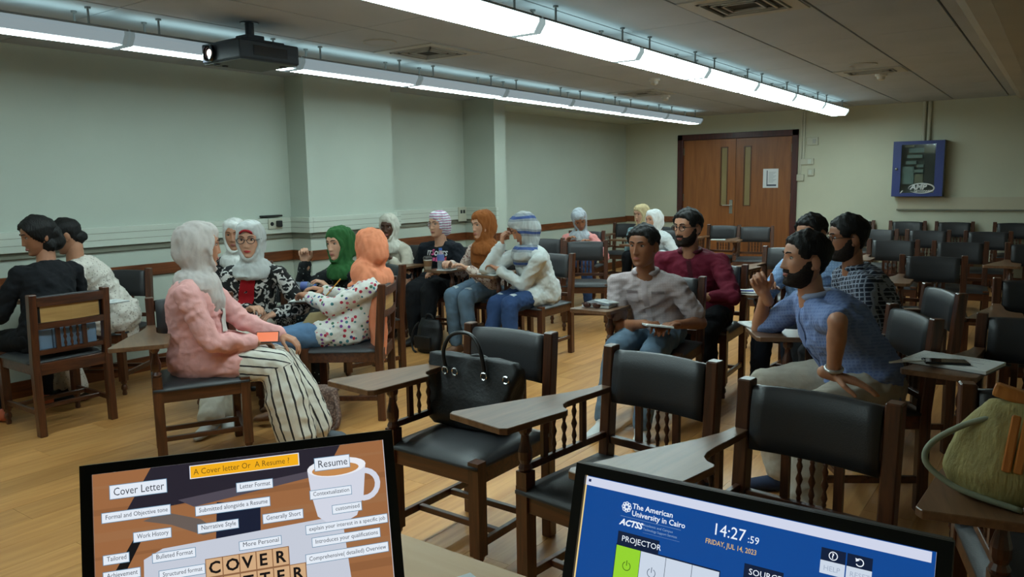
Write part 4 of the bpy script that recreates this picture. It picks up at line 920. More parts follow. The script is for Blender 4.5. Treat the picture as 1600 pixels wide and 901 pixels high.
P15 = person('young man in a grey short-sleeved shirt writing in a notebook on his knee', (-1.95, 4.22), -80, (-1.985, 4.09, 1.042), -93, 2, 0, 'brown', pattern('grey_shirt', 'gingham', (166, 152, 152), (158, 145, 146), scale=70, thr=.6), jeans_m, white_shoe, hair='short', sleeve=.5, wr=(-1.90, 3.92, .615), wl=(-1.72, 3.98, .62), er=(-.7, .2, -.6), ar=(-2.05, 3.72, .09), al=(-1.80, 3.70, .09), collar=cloth('grey_shirt_collar', (160, 148, 150)), curl_r=.9, curl_l=.5)
P16 = person('bearded man in a maroon shirt and dark spectacles', (-1.95, 5.0), -84, (-2.01, 4.80, 1.108), -108, 2, 0, 'mid', cloth('maroon', (98, 22, 42)), black, tan_shoe, hair='short', beard=1.1, glasses='dark', sleeve=.85, shw=1.12, build=1.1, wr=(-2.02, 4.66, .66), wl=(-1.88, 4.62, .68), el=(.9, .1, -.5), ar=(-1.93, 4.52, .09), al=(-1.74, 4.50, .09), collar=cloth('maroon_collar', (70, 18, 30)))
P17 = person('man in a light blue shirt half hidden behind the bearded man in blue', (-1.34, 5.20), -100, (-1.275, 5.0, 1.075), -112, 10, 0, 'mid', pattern('light_blue_shirt', 'gingham', (150, 178, 214), (132, 162, 202), scale=60, thr=.6), navy, hair='short', beard=.6, sleeve=1, wr=(-1.50, 4.86, .74), wl=(-1.20, 4.72, .60), watch=(1, mat('watch_silver', (190, 190, 192), .3, metal=.8)), hand_l=(0, -.1, -1))
P18 = person('man in a dark checked shirt and spectacles leaning forward', (-.74, 4.48), -151, (-.925, 4.36, 1.10), -150, 4, 0, 'brown', pattern('dark_check', 'gingham', (30, 36, 54), (132, 140, 156), scale=44, thr=.74, rot=.5), black, hair='short', beard=.9, glasses='dark', sleeve=1, build=1.05, wr=(-1.06, 4.42, .66), wl=(-1.0, 4.22, .62), collar=pattern('dark_check', 'check', (0, 0, 0), (0, 0, 0)))
P19 = person('bearded man in a short-sleeved blue shirt and pale trousers gesturing with his hand', (-.66, 3.58), -150, (-.905, 3.47, 1.066), -143, -2, 0, 'mid', pattern('blue_micro_check', 'gingham', (100, 120, 170), (116, 136, 182), scale=70, thr=.6, rot=.5), cloth('pale_trousers', (168, 160, 148)), cloth('blue_shoe', (36, 44, 66)), hair='short', beard=1.2, sleeve=.5, build=1.2, shw=1.1, wr=(-1.12, 3.60, .88), wl=(-.70, 3.14, .650), er=(-.2, .5, -.9), el=(.12, -.3, 1), hand_r=(-.35, -.2, .8), nr=(.5, -.5, -.5), curl_r=1.15, ar=(-.98, 3.44, .09), al=(-.74, 2.98, .10), collar=cloth('blue_collar', (150, 160, 186)), legw=1.15, flare=1.15, watch=(1, mat('watch_silver', (190, 190, 192))), hand_l=(.75, .15, -.18), nl=(0, 0, -1), curl_l=.2, kl=(-.8, -1, .6), kr=(-1, -.2, .7))
# ------------------------------------------------------------------ teacher's desk and the two screens
desk = empty('teacher_desk', (-0.4, 0.6, 0)); tag(desk, 'pale beige teacher desk top carrying the two screens', 'desk')
M_desk = wood('desk_beech', (222, 182, 140), (232, 198, 158), 3, 0.62, 0.0, axis=0, bump=0.02)
top = [(-0.72, 0.45), (0.95, 0.45), (0.95, -0.45), (-0.1, -0.45), (-0.25, -0.33)]
obj('desk_top', MB().prism([(x, y) for x, y in top], 0.705, 0.73).mesh('desk_top', bevel=0.003), M_desk, desk)
obj('modesty_panel', MB().bx(-0.62, 0.9, 0.40, 0.42, 0.08, 0.705), M_desk, desk)
for x, y in ((-0.62, 0.38), (0.88, 0.38), (0.88, -0.38), (-0.08, -0.40)): obj('leg', MB().bx(x-0.025, x+0.025, y-0.025, y+0.025, 0, 0.705), mat('desk_leg_metal', (70, 70, 72), 0.4, metal=0.6), desk)
tag(obj('paper_slip', MB().prism([(-0.05, -0.03), (0.03, -0.05), (0.05, 0.02), (-0.02, 0.045)], 0, 0.0012), mat('paper_white', (222, 224, 226)), None, (-0.80, 0.955, 0.731)), 'small white paper slip on the beige desk between the screens', 'paper')
M_bezel = mat('bezel_black', (14, 15, 18), 0.35); SCR = 0.92
def sm(name, c, s=SCR): return emit('screen_'+name, c, s, 0.25)
def monitor(tl, tr, z, tilt, lab, h):
    A = Vector((tl[0], tl[1], z)); Bp = Vector((tr[0], tr[1], z)); u = (Bp-A).normalized(); w = (Bp-A).length
    nh = Vector((u.y, -u.x, 0)); t = math.radians(tilt); v = -Vector((0, 0, 1))*math.cos(t)+nh*math.sin(t); n = v.cross(u)
    if n.dot(nh) < 0: n = -n
    M = Matrix((( u.x, -n.x, -v.x, A.x), (u.y, -n.y, -v.y, A.y), (u.z, -n.z, -v.z, A.z), (0, 0, 0, 1)))
    foot = A+u*w/2-nh*0.0
    e = empty('monitor', (foot.x, foot.y, 0.73)); tag(e, lab, 'monitor')
    Me = Matrix.Translation((-foot.x, -foot.y, -0.73)) @ M       # screen frame inside the monitor
    def pl(name, mb, m, par=e, bevel=0): 
        o = obj(name, mb.mesh(name, bevel=bevel), m, par); o.matrix_local = Me; return o
    b = 0.0145
    pl('casing', MB().bx(0, w, 0.004, 0.034, -h, 0), M_bezel, bevel=0.003)
    fr = MB(); fr.bx(0, b, -0.003, 0.004, -h, 0); fr.bx(w-b, w, -0.003, 0.004, -h, 0); fr.bx(b, w-b, -0.003, 0.004, -0.0135, 0); fr.bx(b, w-b, -0.003, 0.004, -h, -h+0.018)
    pl('bezel', fr, M_bezel)
    c = Me @ Vector((w/2, 0.05, -h*0.6)); 
    st = MB().tube([Me @ Vector((w/2, 0.03, -h*0.5)), c, Vector((c.x, c.y, 0.02))], 0.018, 10)
    obj('stand_pole', st, M_bezel, e)
    obj('stand_base', MB().lathe([(0.10, 0), (0.10, 0.006), (0.085, 0.012), (0, 0.014)], (c.x, c.y, 0), 24), M_bezel, e)
    class Sc: pass
    s = Sc(); s.M = Me; s.e = e; s.w = w; s.b = b; s.h = h
    s.panel = pl('screen', MB().bx(b, w-b, 0.002, 0.004, -h+0.018, -0.0135), sm('base_white', (225, 228, 235)))
    s.k = [0]
    def poly(name, pts, m):
        s.k[0] += 1; y = 0.0018-0.00002*s.k[0]
        o = obj(name, MB().add([(p[0], y, -p[1]) for p in pts], [tuple(range(len(pts)))]), m, s.panel); return o
    def rect(name, u0, v0, u1, v1, m): return poly(name, [(u0, v0), (u1, v0), (u1, v1), (u0, v1)], m)
    def txt(body, u0, v0, size, m, bold=0.0, shear=0.0, sx=1.0):
        s.k[0] += 1; y = 0.0018-0.00002*s.k[0]
        return text_mesh('screen_text', body, size, m, s.panel, Matrix.Translation((u0, y, -v0)) @ Matrix.Rotation(math.pi/2, 4, 'X'), bold=bold, shear=shear, extr=0.0, sx=sx)
    s.poly, s.rect, s.txt = poly, rect, txt
    return s
ell = lambda cx, cy, rx, ry, a0=0, a1=2*math.pi, n=24: [(cx+rx*math.cos(t), cy+ry*math.sin(t)) for t in np.linspace(a0, a1, n)]
def ring(cx, cy, r, w, n=24, a0=0.0, a1=2*math.pi): return ell(cx, cy, r, r, a0, a1, n)+ell(cx, cy, r-w, r-w, a1, a0, n)

# left screen: the slide
L = monitor((-1.06, .467), (-.813, .811), 1.05, 17, 'black desktop monitor at left showing the cover letter slide', 0.262)
x0, x1, y0, y1 = 0.0146, 0.4084, 0.0137, 0.243
desk_pic = sm('table_brown', (166, 112, 72), .8)
L.rect('slide_background', x0, y0, x1, y1, desk_pic)
for k in range(7): L.rect('grain_streak', x0, 0.03+k*0.031, x1, 0.034+k*0.031+0.004*(k % 3), sm('grain_%d' % (k % 2), ((172, 120, 80), (158, 106, 68))[k % 2], .75))
L.poly('laptop', [(0.087, y0), (0.345, y0), (0.325, 0.045), (0.150, 0.066), (0.052, 0.072)], sm('laptop_dark', (44, 40, 52), .8))
L.poly('laptop_edge', [(0.12, 0.062), (0.33, 0.043), (0.325, 0.052), (0.14, 0.074)], sm('laptop_grey', (86, 80, 92), .8))
L.poly('pen', [(0.066, 0.100), (0.078, 0.098), (0.050, 0.150), (0.034, 0.152)], sm('pen_black', (24, 22, 24), .8))
L.poly('spectacles_blur', [(0.075, 0.084), (0.10, 0.075), (0.148, 0.092), (0.17, 0.112), (0.15, 0.114), (0.11, 0.094)], sm('grey_blur', (112, 100, 94), .8))
L.poly('phone_shape', [(0.170, 0.072), (0.228, 0.082), (0.226, 0.122), (0.166, 0.128)], sm('navy_phone', (28, 34, 56), .8))
L.poly('note_paper', [(0.098, 0.124), (0.340, 0.115), (0.350, y1), (0.072, y1), (0.074, 0.135)], sm('paper_blue_white', (206, 212, 226), .85))
cup = sm('cup_white', (214, 218, 232), .9)
L.poly('mug_handle', ring(0.376, 0.075, 0.024, 0.008, 20), cup)
L.poly('mug_body', [(0.2955, 0.045), (0.380, 0.045), (0.374, 0.09), (0.362, 0.118), (0.345, 0.125), (0.322, 0.125), (0.306, 0.112), (0.299, 0.08)], cup)
L.poly('mug_rim', ell(0.338, 0.045, 0.0425, 0.0135), sm('cup_rim', (236, 238, 244)))
L.poly('coffee', ell(0.336, 0.048, 0.034, 0.009), sm('coffee', (196, 138, 82)))
ink = sm('ink', (62, 66, 78), .8); boxm = sm('box_white', (226, 234, 244), .95); edge = sm('box_edge', (120, 160, 190), .7)
def tb(u0, v0, u1, v1, t, size):
    L.rect('text_box_edge', u0-0.0008, v0-0.0008, u1+0.0008, v1+0.0008, edge); L.rect('text_box', u0, v0, u1, v1, boxm)
    o = L.txt(t, u0+0.004, v1-0.0040, size, ink); wd = max(v.co.x for v in o.data.vertices); k = min(1.0, (u1-u0-0.007)/wd)
    for v in o.data.vertices: v.co.x *= k
L.rect('title_edge', 0.1365, 0.0176, 0.2852, 0.0358, boxm); L.rect('title_box', 0.1376, 0.0186, 0.2839, 0.0348, sm('title_orange', (244, 176, 28)))
L.txt('A Cover letter Or  A Resume ?', 0.1415, 0.0305, 0.0115, sm('title_ink', (128, 96, 30), .7), sx=.88)
tb(.0354, .0314, .1060, .0490, 'Cover Letter', .0150); tb(.3068, .0292, .3569, .0470, 'Resume', .0150)
tb(.1974, .0499, .2460, .0620, 'Letter Format', .0088); tb(.0248, .0667, .1094, .0792, 'Formal and Objective tone', .0085)
tb(.1421, .0746, .2408, .0868, 'Submitted alongside a Resume', .0086); tb(.2304, .0983, .2852, .1105, 'Generally Short', .0088)
tb(.1438, .0992, .1967, .1108, 'Narrative Style', .0088); tb(.0627, .0978, .1092, .1100, 'Work History', .0088)
tb(.1969, .1309, .2528, .1422, 'More Personal', .0088); tb(.2973, .0747, .3563, .0865, 'Contextualization', .0086)
tb(.3275, .0998, .3694, .1115, 'customised', .0086); tb(.2883, .1227, .4057, .1345, 'explain your interest in a specific job', .0082)
tb(.2958, .1412, .3932, .1535, 'Introduces your qualifications', .0086); tb(.2856, .1630, .4036, .1760, 'Comprehensive( detailed) Overview', .0085)
tb(.0251, .1221, .0559, .1338, 'Tailored', .0088); tb(.0245, .1437, .0690, .1555, 'Achievement', .0088)
tb(.0852, .1290, .1389, .1407, 'Bulleted Format', .0088); tb(.0926, .1530, .1500, .1650, 'Structured format', .0084)
tile_c = sm('tile_beech', (218, 178, 136), .85); tile_e = sm('tile_shadow', (150, 108, 76), .8); blk = sm('letter_black', (24, 20, 22), .8)
for row, (word, u0, v0) in enumerate((('COVER', .152, .1475), ('LETTER', .152, .1735))):
    for i, ch in enumerate(word):
        u = u0+i*.0222; L.rect('letter_tile_edge', u-.001, v0-.001, u+.0222, v0+.0255, tile_e); L.rect('letter_tile', u, v0, u+.0208, v0+.0235, tile_c)
        L.txt(ch, u+.0030, v0+.0195, .0225, blk, bold=.0006)

# right screen: the room control panel
R = monitor((-.505, .847), (-.069, .863), 1.05, 16, 'black desktop monitor at right showing the blue room control page', 0.275)
w = 0.436
blue = sm('panel_blue', (14, 74, 152), .85)
R.rect('page_background', .0146, .0137, w-.0146, .256, blue)
R.rect('left_border', .0146, .0137, .0166, .256, sm('border_cream', (236, 208, 140), .9))
R.rect('title_bar', .0150, .0150, .4175, .0262, sm('bar_lavender', (206, 212, 232), .95)); R.rect('window_icon', .0185, .0180, .0222, .0215, sm('icon_navy', (24, 40, 90), .8))
wht = sm('text_white', (232, 240, 250), .95); dim = sm('text_dim', (150, 180, 214), .8); nvy = sm('tab_navy', (18, 34, 66), .7)
for k in range(8):
    a = k*math.pi/4; R.poly('emblem_petal', ring(.0762+.0042*math.cos(a), .0425+.0042*math.sin(a), .0026, .0009, 12), wht)
R.poly('emblem_ring', ring(.0762, .0425, .0042, .001), wht)
R.txt('The American', .0840, .0425, .0094, wht, bold=.00012); R.txt('University in Cairo', .0840, .0515, .0094, wht, bold=.00012, sx=.98)
R.rect('rule', .0692, .0545, .150, .0548, dim); R.txt('ACTSS', .0692, .0652, .0105, wht, bold=.0004, shear=.3)
R.txt('Academic and Campus', .1015, .0605, .0042, dim); R.txt('Technology Support Services', .1015, .0655, .0042, dim, sx=.9); R.rect('rule', .1015, .0685, .150, .0687, dim)
R.txt('14:27', .1882, .0500, .0195, wht, sx=.92); R.txt(':59', .2303, .0500, .0118, wht, sx=.95); R.txt('FRIDAY, JUL 14, 2023', .1813, .0620, .0082, sm('date_amber', (222, 186, 120), .8), bold=.0001, sx=.82)
def tab(t, u0, v0, u1, v1): R.rect('tab', u0, v0, u1, v1, nvy); R.txt(t, u0+.0055, v1-.0052, .0098, wht)
R.rect('projector_panel', .0682, .0895, .2031, .150, nvy)
tab('PROJECTOR', .0690, .0735, .1248, .0900)
R.rect('power_button', .0690, .0912, .1018, .150, sm('green', (150, 214, 48), .9)); pale = sm('button_pale', (206, 218, 234), .9)
for k in range(3): R.rect('panel_button', .1024+k*.0334, .0912, .1352+k*.0334, .150, pale)
for c, m in ((.0854, sm('icon_green', (70, 110, 30), .6)), (.1188, sm('icon_grey', (110, 124, 146), .7))):
    R.poly('power_icon', ring(c, .1140, .0056, .0009, 24, -1.1, 4.24), m); R.rect('power_stroke', c-.0005, .1070, c+.0005, .1135, m)
tab('SOURCES', .2299, .0735, .2742, .0900); R.rect('sources_panel', .2299, .0900, .40, .15, pale)
for t, u in (('HELP', .3112), ('RESET', .3380)):
    R.rect('button_top', u, .0355, u+.0254, .0490, nvy); R.rect('button_label', u, .0490, u+.0254, .0630, pale); R.txt(t, u+.0035, .0592, .0078, sm('label_grey', (170, 184, 206), .85))
R.poly('help_icon', ring(.3239, .0424, .0047, .0009), wht); R.txt('?', .3222, .0450, .0078, wht, bold=.0002)
R.poly('reset_icon', ring(.3507, .0428, .0043, .001, 24, -2.4, 2.6), wht); R.poly('reset_arrow', [(.3462, .0385), (.3470, .0425), (.3505, .0405)], wht)

# ------------------------------------------------------------------ things on and around the chairs
M_paper = mat('paper_page', (214, 216, 214), 0.75, var=0.03, vscale=20); M_blackbag = mat('bag_black', (17, 18, 22), 0.55, var=0.2, vscale=12, bump=0.2, bscale=70); M_chrome = mat('chrome', (190, 190, 190), 0.2, metal=1.0)
TZ = 0.6895
def notebook(x, y, z, rz, w, h, lab, t=0.008, cover=None, cat='notebook', rx=0, ry=0, lines=True):
    e = empty('notebook', (x, y, z), math.radians(rz)); e.rotation_euler = (rx, ry, math.radians(rz)); tag(e, lab, cat)
    obj('page_block', MB().bx(-w/2, w/2, -h/2, h/2, 0.001, t).mesh('page_block', bevel=0.001), M_paper, e)
    obj('cover', MB().bx(-w/2-0.003, w/2+0.003, -h/2-0.003, h/2+0.003, -0.001, 0.001), cover or mat('cover_dark', (50, 52, 58), 0.6), e)
    if lines:
        lm = MB()
        for k in range(7): lm.bx(-w*.4, w*(.35-.1*(k % 3)), h*(.38-.11*k), h*(.385-.11*k)+.0008, t, t+0.0003)
        obj('handwriting', lm, mat('pen_ink', (92, 96, 112), 0.7), e)
    return e
def pen(p, q, m, lab, r=0.0042, tip=None):
    p, q = Vector(p), Vector(q); e = empty('pen', p); tag(e, lab, 'pen'); d = q-p
    obj('barrel', MB().tube([d*.1, d], [r, r], 8), m, e); obj('tip', MB().tube([Vector((0, 0, 0)), d*.1], [.0008, r], 8), tip or mat('pen_tip', (60, 50, 40), .4), e); return e
def phone(x, y, z, rz, lab, m=None, rx=0.0, ry=0.0, w=.074, h=.155, screen=None):
    e = empty('phone', (x, y, z)); e.rotation_euler = (rx, ry, math.radians(rz)); tag(e, lab, 'phone')
    obj('case', MB().bx(-w/2, w/2, -h/2, h/2, 0, .009).mesh('case', bevel=.003, seg=2), m or mat('phone_black', (26, 27, 30), .3), e)
    obj('screen', MB().bx(-w/2+.004, w/2-.004, -h/2+.005, h/2-.005, .009, .0096), screen or mat('phone_glass', (14, 15, 18), .1, coat=.5), e); return e
# tablets of the women's row
notebook(-5.22, 5.14, .690, 8, .19, .15, 'white notepad lying on the tablet beside the woman in cream')
pen((-5.25, 5.10, .7), (-5.19, 5.17, .702), mat('pen_black', (26, 26, 30), .4), 'black pen lying across the white notepad')
notebook(-4.26, 4.98, TZ, 12, .14, .11, 'small white notepad under the writing hand of the brown-scarfed woman')
notebook(-3.73, 4.92, TZ, -8, .20, .15, 'open white notebook before the striped-scarf woman')
pen((-4.285, 4.985, .70), (-4.30, 5.02, .80), mat('pen_red', (196, 62, 48), .4), 'red pen held by the woman in the brown scarf')
pen((-3.70, 4.93, .70), (-3.735, 4.98, .79), mat('pen_blue', (58, 76, 168), .4), 'blue pen held by the woman in the striped scarf')
cp = empty('coffee_cup', (-4.435, 4.935, TZ)); tag(cp, 'paper coffee cup with brown sleeve on the tablet', 'cup')
obj('cup_body', MB().lathe([(.028, 0), (.038, .095), (.036, .095), (.0, .09)], n=20).mesh('cup_body', smooth=True), mat('cup_paper', (196, 190, 176), .6), cp)
obj('sleeve', MB().lathe([(.0325, .03), (.0385, .08), (.0375, .08), (.0315, .03)], n=20), mat('cup_sleeve', (128, 92, 62), .7), cp)
obj('lid', MB().lathe([(.041, .093), (.041, .101), (.036, .108), (.034, .116), (0, .115)], n=20), mat('lid_dark', (46, 40, 40), .4), cp)
def water_bottle(loc, lab, lying=None):
    e = empty('water_bottle', loc); tag(e, lab, 'bottle')
    if lying is not None: e.rotation_euler = (0, math.pi/2, lying)
    pet = bpy.data.materials.get('pet_clear')
    if not pet:
        pet = bpy.data.materials.new('pet_clear'); pet.use_nodes = True; b = pet.node_tree.nodes['Principled BSDF']; b.inputs['Base Color'].default_value = (.82, .9, .95, 1); b.inputs['Transmission Weight'].default_value = .75; b.inputs['Roughness'].default_value = .12; b.inputs['IOR'].default_value = 1.2
    obj('bottle_body', MB().lathe([(.0, .0), (.028, .0), (.031, .01), (.029, .03), (.031, .05), (.029, .07), (.031, .09), (.031, .135), (.014, .165), (.0125, .18), (0, .18)], n=18).mesh('bottle_body', smooth=True), pet, e)
    obj('label_band', MB().lathe([(.0316, .085), (.0316, .135), (.030, .135), (.030, .085)], n=18), mat('bottle_label', (92, 110, 176), .5), e)
    obj('cap', MB().lathe([(.0145, .172), (.0145, .19), (0, .19)], n=14), mat('bottle_cap', (70, 110, 190), .4), e); return e
water_bottle((-4.30, 4.95, TZ), 'upright plastic water bottle beside the coffee cup')
water_bottle((-4.42, 3.46, TZ+.032), 'plastic water bottle lying on the tablet before the green-scarfed woman', .55)
notebook(-3.93, 3.22, TZ, 35, .20, .16, 'dark folder with paper under the orange-scarfed woman hand', cover=mat('cover_dark', (50, 52, 58)))
pen((-3.90, 3.33, .70), (-3.79, 3.37, .82), mat('pencil_yellow', (206, 150, 60), .5), 'yellow pencil held by the woman in the orange scarf')
# young man's tablet
tb1 = notebook(-2.20, 3.98, TZ, 5, .17, .20, 'dark grey book lying on the young man tablet', t=.018, cover=mat('book_cover', (44, 50, 58), .5), cat='book', lines=False)
obj('top_cover', MB().bx(-.088, .088, -.103, .103, .018, .0205), mat('book_cover', (44, 50, 58)), tb1)
phone(-2.17, 3.98, TZ+.0208, 62, 'white phone lying on the dark grey book', mat('phone_white', (206, 208, 206), .3), screen=mat('phone_screen_pale', (170, 176, 178), .2))
sg = empty('sunglasses', (-2.20, 3.855, TZ)); tag(sg, 'brown sunglasses folded in front of the dark book', 'sunglasses')
for s in (-1, 1): obj('lens', MB().ball((s*.032, 0, .018), (.027, .008, .017)).mesh('lens', smooth=True), mat('sun_lens', (60, 26, 18), .15, coat=.5), sg)
obj('frame', MB().tube([(-.062, .0, .026), (-.03, -.006, .034), (0, -.006, .03), (.03, -.006, .034), (.062, 0, .026), (.066, .05, .012), (-.03, .06, .006)], .0028, 6), mat('spec_brown', (70, 36, 24), .3), sg)
notebook(-1.80, 3.88, .618, 35, .15, .20, 'white notepad on the young man knee', rx=-.12, ry=.10, t=.010)
notebook(-1.66, 4.93, TZ, 10, .20, .15, 'white notebook with pens on the tablet beside the maroon-shirted man')
pen((-1.73, 4.87, .702), (-1.60, 4.91, .703), mat('pen_blue', (58, 76, 168)), 'blue pen lying on the notebook beside the maroon-shirted man')
notebook(-1.20, 3.84, TZ, -48, .16, .20, 'white paper pad on the tablet under the gesturing man elbow')
notebook(-3.42, 9.10, TZ, 14, .17, .12, 'white paper left on the tablet of the chair by the door')
# phone in the pink-jacketed woman's hand
ph = phone(-3.365, 2.475, .635, 40, 'phone with glowing orange picture held by the pink-jacketed woman', rx=1.05, ry=.0, w=.118, h=.062, screen=emit('phone_picture', (240, 120, 66), .9))
# right-hand tablet: notebook, phone, cable
nb = notebook(-.315, 3.40, TZ, -14, .30, .21, 'open spiral notebook with writing on the right-hand tablet', t=.014)
phone(-.335, 3.335, TZ+.0145, -70, 'dark phone lying on the open notebook at right')
cb = MB().curve([(-.40, 3.30, .712), (-.47, 3.27, .705), (-.52, 3.28, .693), (-.515, 3.33, .688), (-.47, 3.36, .699)], .0035, 6); tag(obj('charging_cable', cb.mesh('charging_cable', smooth=True), mat('cable_white', (205, 205, 200), .5)), 'white charging cable looping off the dark phone on the notebook', 'cable')

# bags
def lump(name, mb, m, par, vox=.009, wr=.012, fr=14, sm_=3):
    me = remesh(mb, vox, sm_, name); wrinkle(me, wr, fr); return obj(name, me, m, par)
hb = empty('handbag', (-1.86, 2.33, .468)); tag(hb, 'large black handbag with looped strap standing on a chair seat', 'handbag')
mb = MB().rings([[(sx*a+dx, sy*b, z) for sx, sy in ((-1, -1), (1, -1), (1, 1), (-1, 1))] for z, a, b, dx in ((0, .155, .075, -.01), (.03, .17, .085, -.01), (.12, .19, .07, -.005), (.20, .215, .045, 0), (.245, .225, .028, 0), (.27, .21, .02, -.01))])
lump('bag_body', mb, M_blackbag, hb, .010, .016, 15)
for sy in (-.045, .03):
    pts = [(-.11, sy, .21), (-.12, sy-.005, .29), (-.08, sy, .36), (.0, sy+.01, .37), (.06, sy, .32), (.085, sy, .21)]
    if sy > 0: pts = [(-.10, sy, .22), (-.02, sy-.02, .27), (.05, sy-.02, .27), (.09, sy, .22)]
    obj('strap', MB().curve(pts, .008, 8).mesh('strap', smooth=True), mat('strap_leather', (24, 23, 24), .4), hb)
for x in (-.11, .085, .19, -.06): obj('metal_ring', MB().tube([(x+.014*math.cos(t), -.055, .215+.014*math.sin(t)) for t in np.linspace(0, 2*math.pi, 13)[:-1]], .004, 6, closed=True), M_chrome, hb)
tt = empty('tote_bag', (-3.47, 2.93, 0)); tag(tt, 'brown crocheted bucket bag standing on the floor by the striped trousers', 'bag')
M_croc = pattern('crochet', 'spots', (104, 82, 74), (142, 116, 104), scale=75, thr=.45)
lump('bag_body', MB().loft([((0, 0, .005), (.085, 0, 0), (0, .06, 0)), ((0, 0, .08), (.10, 0, 0), (0, .072, 0)), ((0, 0, .19), (.092, 0, 0), (0, .06, 0)), ((0, 0, .25), (.085, 0, 0), (0, .05, 0))], 24), M_croc, tt, .009, .006, 40)
obj('strap', MB().curve([(.075, 0, .22), (.12, -.02, .14), (.14, -.05, .05), (.10, -.09, .015), (.0, -.10, .014), (-.06, -.085, .05)], .011, 8).mesh('strap', smooth=True), M_croc, tt)
obj('drawstring_knot', MB().tube([(-.03, -.062, .19), (-.015, -.075, .20), (.0, -.07, .18), (.012, -.074, .15), (.0, -.075, .14), (.02, -.07, .11)], .008, 8).mesh('drawstring_knot', smooth=True), mat('crochet_pale', (170, 146, 130), .8), tt)
bp = empty('backpack', (-4.34, 4.82, 0)); tag(bp, 'black backpack on the floor before the black sweatshirt woman', 'backpack')
lump('pack_body', MB().loft([((0, 0, .005), (.12, 0, 0), (0, .075, 0)), ((0, 0, .10), (.135, 0, 0), (0, .085, 0)), ((0, .01, .22), (.125, 0, 0), (0, .065, 0)), ((0, .02, .28), (.09, 0, 0), (0, .03, 0))], 20), M_blackbag, bp, .010, .016, 16)
obj('front_pocket', MB().bx(-.09, .09, -.10, -.07, .04, .15).mesh('front_pocket', bevel=.012, seg=2), M_blackbag, bp)
obj('strap', MB().curve([(-.06, -.06, .26), (-.10, -.08, .20), (-.12, -.09, .10), (-.10, -.10, .03), (-.06, -.11, .012)], .009, 8), M_blackbag, bp)
obj('handle', MB().curve([(-.04, .01, .27), (-.02, .0, .32), (.03, .0, .32), (.05, .01, .27)], .007, 8), M_blackbag, bp)
rb = empty('backpack', (.09, 3.57, .468)); tag(rb, 'black backpack with white tag on the dark chair at the right edge', 'backpack')
lump('pack_body', MB().loft([((0, 0, 0), (.13, 0, 0), (0, .10, 0)), ((0, 0, .12), (.15, 0, 0), (0, .11, 0)), ((0, .02, .24), (.13, 0, 0), (0, .085, 0)), ((0, .04, .31), (.07, 0, 0), (0, .04, 0))], 20), M_blackbag, rb, .010, .014, 15)
obj('zip_tag', MB().box((-.07, -.10, .22), (.04, .006, .012), Matrix.Rotation(.5, 3, 'Y')), mat('tag_white', (200, 200, 200), .4), rb)
obj('strap', MB().curve([(-.10, -.02, .27), (-.15, -.06, .18), (-.15, -.08, .06), (-.12, -.08, .01)], .012, 8), M_blackbag, rb)
db = empty('shoulder_bag', (.03, 4.96, .468)); tag(db, 'glossy black bag on the chair by the right edge, behind the backpack', 'bag')
lump('bag_body', MB().loft([((0, 0, 0), (.13, 0, 0), (0, .08, 0)), ((0, 0, .14), (.14, 0, 0), (0, .08, 0)), ((0, 0, .25), (.10, 0, 0), (0, .04, 0))], 18), mat('bag_glossy', (22, 26, 32), .3, bump=.2, bscale=30), db, .011, .016, 15)
obj('strap', MB().curve([(-.10, -.02, .22), (-.09, -.05, .31), (.0, -.05, .33), (.09, -.03, .22)], .009, 8), M_blackbag, db)
# straw bag on the near right tablet
sb_ = empty('straw_bag', (-.06, 2.0, .690)); tag(sb_, 'olive straw shoulder bag with orange wooden clasp at the right edge', 'bag')
M_straw = mat('straw_olive', (162, 150, 96), .75, var=.15, vscale=60, bump=.4, bscale=130, stretch=(1, 1, .3))
lump('bag_body', MB().loft([((0, 0, .004), (.11, 0, 0), (0, .05, 0)), ((0, 0, .06), (.135, 0, 0), (0, .065, 0)), ((.01, 0, .16), (.115, 0, 0), (0, .05, 0)), ((.03, 0, .23), (.075, 0, 0), (0, .025, 0))], 22), M_straw, sb_, .008, .008, 24)
M_clasp = wood('clasp_wood', (176, 104, 44), (206, 136, 66), 9, .35, .3)
obj('clasp_bar', MB().box((.03, 0, .236), (.15, .035, .03), Matrix.Rotation(.25, 3, 'Y')).mesh('clasp_bar', bevel=.008, seg=2), M_clasp, sb_)
for dx in (.0, .022): obj('clasp_tassel', MB().box((dx, -.062, .15), (.018, .012, .13), Matrix.Rotation(.1, 3, 'Y')).mesh('clasp_tassel', bevel=.003), M_clasp, sb_)
obj('shoulder_strap', MB().curve([(-.02, -.02, .20), (-.09, -.03, .17), (-.155, -.03, .115), (-.165, -.04, .07), (-.12, -.05, .035), (-.07, -.06, .02), (.03, -.07, .006)], [.007]*7, 8).mesh('shoulder_strap', smooth=True), mat('strap_sage', (136, 142, 120), .7), sb_)
obj('strap_buckle', MB().tube([(.05+.016*math.cos(t), -.075, .004+.016*math.sin(t)+.012) for t in np.linspace(0, 2*math.pi, 13)[:-1]], .004, 6, closed=True), M_chrome, sb_)
